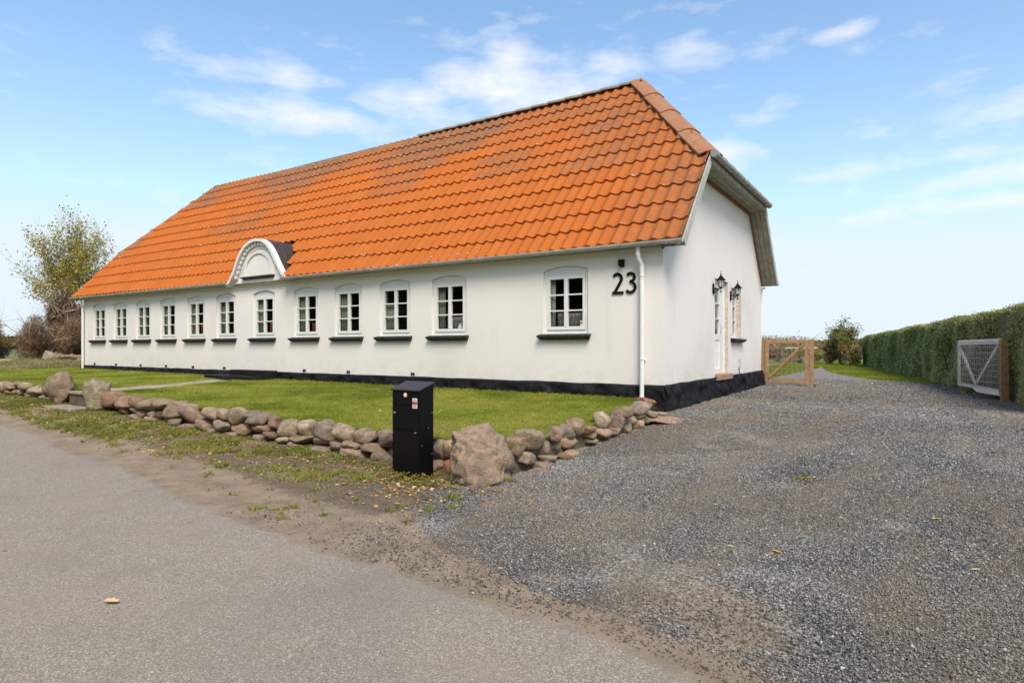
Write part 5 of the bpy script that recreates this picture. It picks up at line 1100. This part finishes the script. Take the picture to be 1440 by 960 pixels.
# grass bank
def bank():
    g = np.random.default_rng(4); n = 46000; x = g.uniform(-33, -25.2, n); y = g.uniform(-5, 3.2, n)
    def bz(x, y): return .66+.16*smooth01((-26.2-x+(y+1)*.12)/1.6)*(.7+.5*vnoise(np.stack([x, y], 1), .5, 3))
    xs = np.linspace(-34, -25, 60); ys = np.linspace(-7, 8, 60); X, Y = np.meshgrid(xs, ys); X = X.ravel(); Y = Y.ravel(); idx = np.arange(3600).reshape(60, 60)
    F = np.stack([idx[:-1,:-1], idx[:-1,1:], idx[1:,1:], idx[1:,:-1]], -1).reshape(-1, 4); Z = bz(X, Y)+.01-.25*smooth01((X+26)/.6)
    tag(np_mesh('grass_bank', np.stack([X, Y, Z], 1), F, 4, mat('bank_soil', (.17,.15,.06), 1, c2=(.11,.11,.035), scale=3), smooth=True), kind='structure')
    t = np.clip(.4+(vnoise(np.stack([x, y], 1), .8, 6)-.5)*1.2+g.normal(0, .2, n), 0, 1); V, F, tt = blades(x, y, bz(x, y), g.uniform(.06, .24, n), .03, t, .7, 8)
    tag(np_mesh('bank_grass', V, F, 3, M['drygrass'], attrs={'t': tt}), 'long dry yellowish grass on the bank at far left', 'grass', kind='stuff')
bank()
boulder('boulder', 'low mossy boulder half sunk in the dry grass bank at left', (-29.5, -1.3, .80), (.75, .5, .26), (0, 0, .5), 61, (1.1,1.15,.8,1), .08)
bush('conifer_seedling', 'small dark conifer seedling on the lawn edge at far left', 'plant', (-25.6, -2.9, .68), .16, .16, .55, 300, 900, M['darkleaf'], .05, 21, .006)
# right background
def at(u, t, z=.38):
    a = (u-720)/868.9; p = CAMXY+t*(FW+a*RT); return (float(p[0]), float(p[1]), z)
RB = [(1.35,27.5)]
tree('garden_tree', 'small bushy tree with olive leaves and a leaning bare branch behind the hedge end', 'tree', (-.05, 33.0, .35), 1.75, .07, 2, M['greenleaf'], 11000, .10, 1, 30, .8, .2, leafspread=.13, kids=(3, 4))
bush('leafy_shrub', 'yellow leaved shrub tucked against the far end of the hedge', 'shrub', (.55, 32.3, .35), .75, .7, 1.75, 900, 4500, M['yellowleaf'], .085, 31, .02)
bush('leafy_shrub', 'bright yellow green shrub behind the right gate post', 'shrub', (-3.0, 37.5, .35), 1.5, 1.2, 1.35, 800, 4500, M['yellowleaf'], .09, 32, .02)
bush('leafy_shrub', 'rust brown shrub at the foot of the small olive tree', 'shrub', (-.55, 33.2, .35), .55, .5, 1.9, 3500, 900, M['twig'], .08, 33, .02)
bush('bare_shrub', 'large pale bare shrub seen through the middle of the gate', 'shrub', (-7.2, 37.5, .35), 1.5, 1.3, 2.3, 9000, 1800, M['drygrass'], .08, 34, .015, (.5, 1), 'bare garden shrubs behind the gate')
bush('bare_shrub', 'dark brown shrub seen through the left of the gate by the house', 'shrub', (-9.0, 39.0, .35), 1.5, 1.2, 2.6, 6000, 3500, M['greenleaf'], .09, 35, .02, (0, .5), 'bare garden shrubs behind the gate')
bush('bare_shrub', 'low brown shrub seen through the right of the gate', 'shrub', (-5.2, 37.0, .35), 1.3, 1.0, 1.7, 7000, 1500, M['greenleaf'], .08, 36, .015, (.3, 1), 'bare garden shrubs behind the gate')
bush('bare_shrub', 'dusty grey green low shrub at the grass edge right of the gate post', 'shrub', (-2.6, 35.0, .35), .7, .6, .65, 1200, 1500, M['greenleaf'], .06, 37, .012, (.3, 1), 'bare garden shrubs behind the gate')
bush('leafy_shrub', 'tall thin leafy shrub rising behind the gate beside the white wall', 'shrub', (-8.3, 33.0, .35), .6, .6, 3.1, 700, 2200, M['greenleaf'], .09, 38, .02)
bush('bare_shrub', 'pale brown twiggy shrub line further behind the garden at right of the gate', 'shrub', (-7.5, 58, .2), 6.5, 2.0, 2.4, 9000, 3500, M['greenleaf'], .14, 39, .03, (.2, 1), 'bare garden shrubs behind the gate')
sh = empty('garden_shed', (-4.2, 43.5, .35), 'low pale shed end with flat roof behind the garden shrubs', 'shed')
MB().box(-4.6,-3.3,43,45.5,.3,1.45).build('wall', M['verge'], sh, (-4.2,43.5,.35)); MB().box(-4.9,-2.9,42.7,45.8,1.45,1.55).build('roof', M['trim'], sh, (-4.2,43.5,.35))
gs = empty('planter', (-1.9, 33.6, .38), 'weathered concrete planter block at the foot of the garden tree', 'planter')
MB().box(-2.3,-1.6,33.3,33.9,.3,.92).build('tub', M['concrete'], gs, (-1.9,33.6,.38), bevel=.03); MB().box(-2.2,-1.7,33.4,33.8,.92,.94).build('soil', M['soil'], gs, (-1.9,33.6,.38))
tr = empty('swing_frame', (-5.8, 33, .38), 'thin dark A shaped swing frame on the grass behind the gate', 'swing')
for a in ((-5.3, 33), (-6.9, 33)):
    for dx in (-.55, .55): MB().tube([(a[0]+dx, a[1]+dx, .36), (a[0], a[1], 1.95)], .035, 6).build('leg', M['iron'], tr, (-5.8,33,.38))
MB().tube([(-5.2,33,1.95),(-7.0,33,1.95)], .035, 6).build('crossbar', M['iron'], tr, (-5.8,33,.38))
# far tree line on the horizon (one mass) and the trees over the road that the window panes mirror
def mass(name, label, pts, h, n, size, lm, seed, depth=6):
    g = np.random.default_rng(seed); P = np.array(pts, float); seg = g.integers(0, len(P)-1, n); u = g.random(n); c = P[seg]*(1-u)[:, None]+P[seg+1]*u[:, None]
    s = seg+u; hh = h*(.55+.7*vnoise(np.stack([s*len(P)*1.0, s*0], 1), 1.7, seed, 3)); z = g.random(n)**.8*hh; C = np.stack([c[:, 0]+g.normal(0, depth*.3, n), c[:, 1]+g.normal(0, depth*.3, n), z], 1)
    V, F, tt = quads_cloud(C, size*g.uniform(.6, 1.3, n), np.clip(g.random(n), 0, 1), .8, None, seed); tag(np_mesh(name, V, F, 4, lm, attrs={'t': tt}), label, 'trees', kind='stuff')
mass('distant_trees', 'low dark band of far trees along the horizon', [(-420,-60),(-380,120),(-300,260),(-180,380),(-40,450),(120,470),(300,420)], 6.5, 26000, 3.2, M['greenleaf'], 81, 20)
mass('roadside_trees', 'dark tree row across the road mirrored in the window panes', [(-170,-26),(-120,-30),(-70,-30),(-30,-29),(10,-31)], 11, 15000, 1.5, M['greenleaf'], 82, 9)

# ------------------------------------------------------------------ single fallen leaves
def leaf_mesh(kind, seed):
    r = random.Random(seed); n = 26; pts = []
    for i in range(n):
        a = 2*math.pi*i/n; rad = (1+.28*math.cos(a*7)) if kind == 'oak' else 1.0
        pts.append((math.cos(a)*.5*rad**.3, math.sin(a)*(.26 if kind == 'oak' else .17)*rad*(1-.25*math.cos(a))))
    mb = MB(); vs = [(0, 0, .05)]+[(x, y, .03+.25*abs(y)+.12*x*x+.03*r.random()) for x, y in pts]; mb.add(vs, [(0, i+1, (i+1) % n+1) for i in range(n)]); mb.tube([(-.48,0,.06),(-.62,.02,.03),(-.75,.06,.0)], .012, 4); return mb
LEAVES = [('oak', -.15, -9.55, .10, 'tan', 'tan lobed oak leaf lying alone on the asphalt road', .35), ('plain', 3.14, -6.27, .085, 'orange', 'curled orange yellow leaf in the middle of the gravel drive', 2.6), ('plain', 2.81, -6.33, .06, 'yellow', 'small yellow leaf left of the curled orange leaf on the gravel', .1),
          ('plain', 2.08, -7.25, .055, 'rust', 'rust brown leaf on the dark gravel nearest the road edge', 1.0), ('plain', 2.89, -4.19, .06, 'rust', 'orange leaf beside a moss tuft on the upper drive', .9), ('plain', 4.19, -4.75, .075, 'yellow', 'pale yellow leaf on the right half of the gravel drive', .3),
          ('plain', 4.40, -5.90, .07, 'tan', 'tan leaf far right on the gravel near the picture edge', .7), ('plain', 4.61, -1.38, .07, 'yellow', 'small pale leaf high on the right of the gravel drive', 1.4), ('plain', .95, -5.25, .06, 'rust', 'orange leaf on gravel near the stone wall beside the drive', .4)]
LM = {'tan': mat('tan_leaf', (.66,.45,.20), .8), 'orange': mat('orange_leaf', (.66,.30,.05), .8), 'yellow': mat('yellow_leaf', (.62,.50,.15), .8), 'rust': mat('rust_leaf', (.42,.15,.04), .8)}
for i, (k, x, y, s, c, lab, rz) in enumerate(LEAVES):
    o = leaf_mesh(k, i).build('oak_leaf' if k == 'oak' else 'fallen_leaf', LM[c]); o.location = (x, y, gz(x, y)+.012); o.scale = (s,)*3; o.rotation_euler = (0, 0, rz); tag(o, lab, 'leaf', 'single fallen leaves on road and drive')
# weeds at the foot of the box and moss tufts
def weeds(name, label, cx, cy, n, sx, sy, hh, lm, seed):
    g = np.random.default_rng(seed); x = g.normal(cx, sx, n); y = g.normal(cy, sy, n); C = np.stack([x, y, ground_z(x, y)+g.random(n)*hh+.01], 1)
    V, F, tt = quads_cloud(C, g.uniform(.02, .045, n), g.random(n), .6, .6, seed); tag(np_mesh(name, V, F, 4, lm, attrs={'t': tt}), label, 'weeds', kind='stuff')
weeds('weeds', 'leafy green weeds at the foot of the black parcel box', -.95, -6.0, 700, .32, .10, .09, M['yellowleaf'], 91)
weeds('weeds', 'small green weeds against the stone wall left of the parcel box', -2.3, -5.62, 500, .6, .09, .10, M['greenleaf'], 92)
weeds('moss', 'small moss tufts on the gravel drive', 2.99, -3.91, 90, .08, .06, .02, M['yellowleaf'], 93)
print('objects', len(SC.objects))
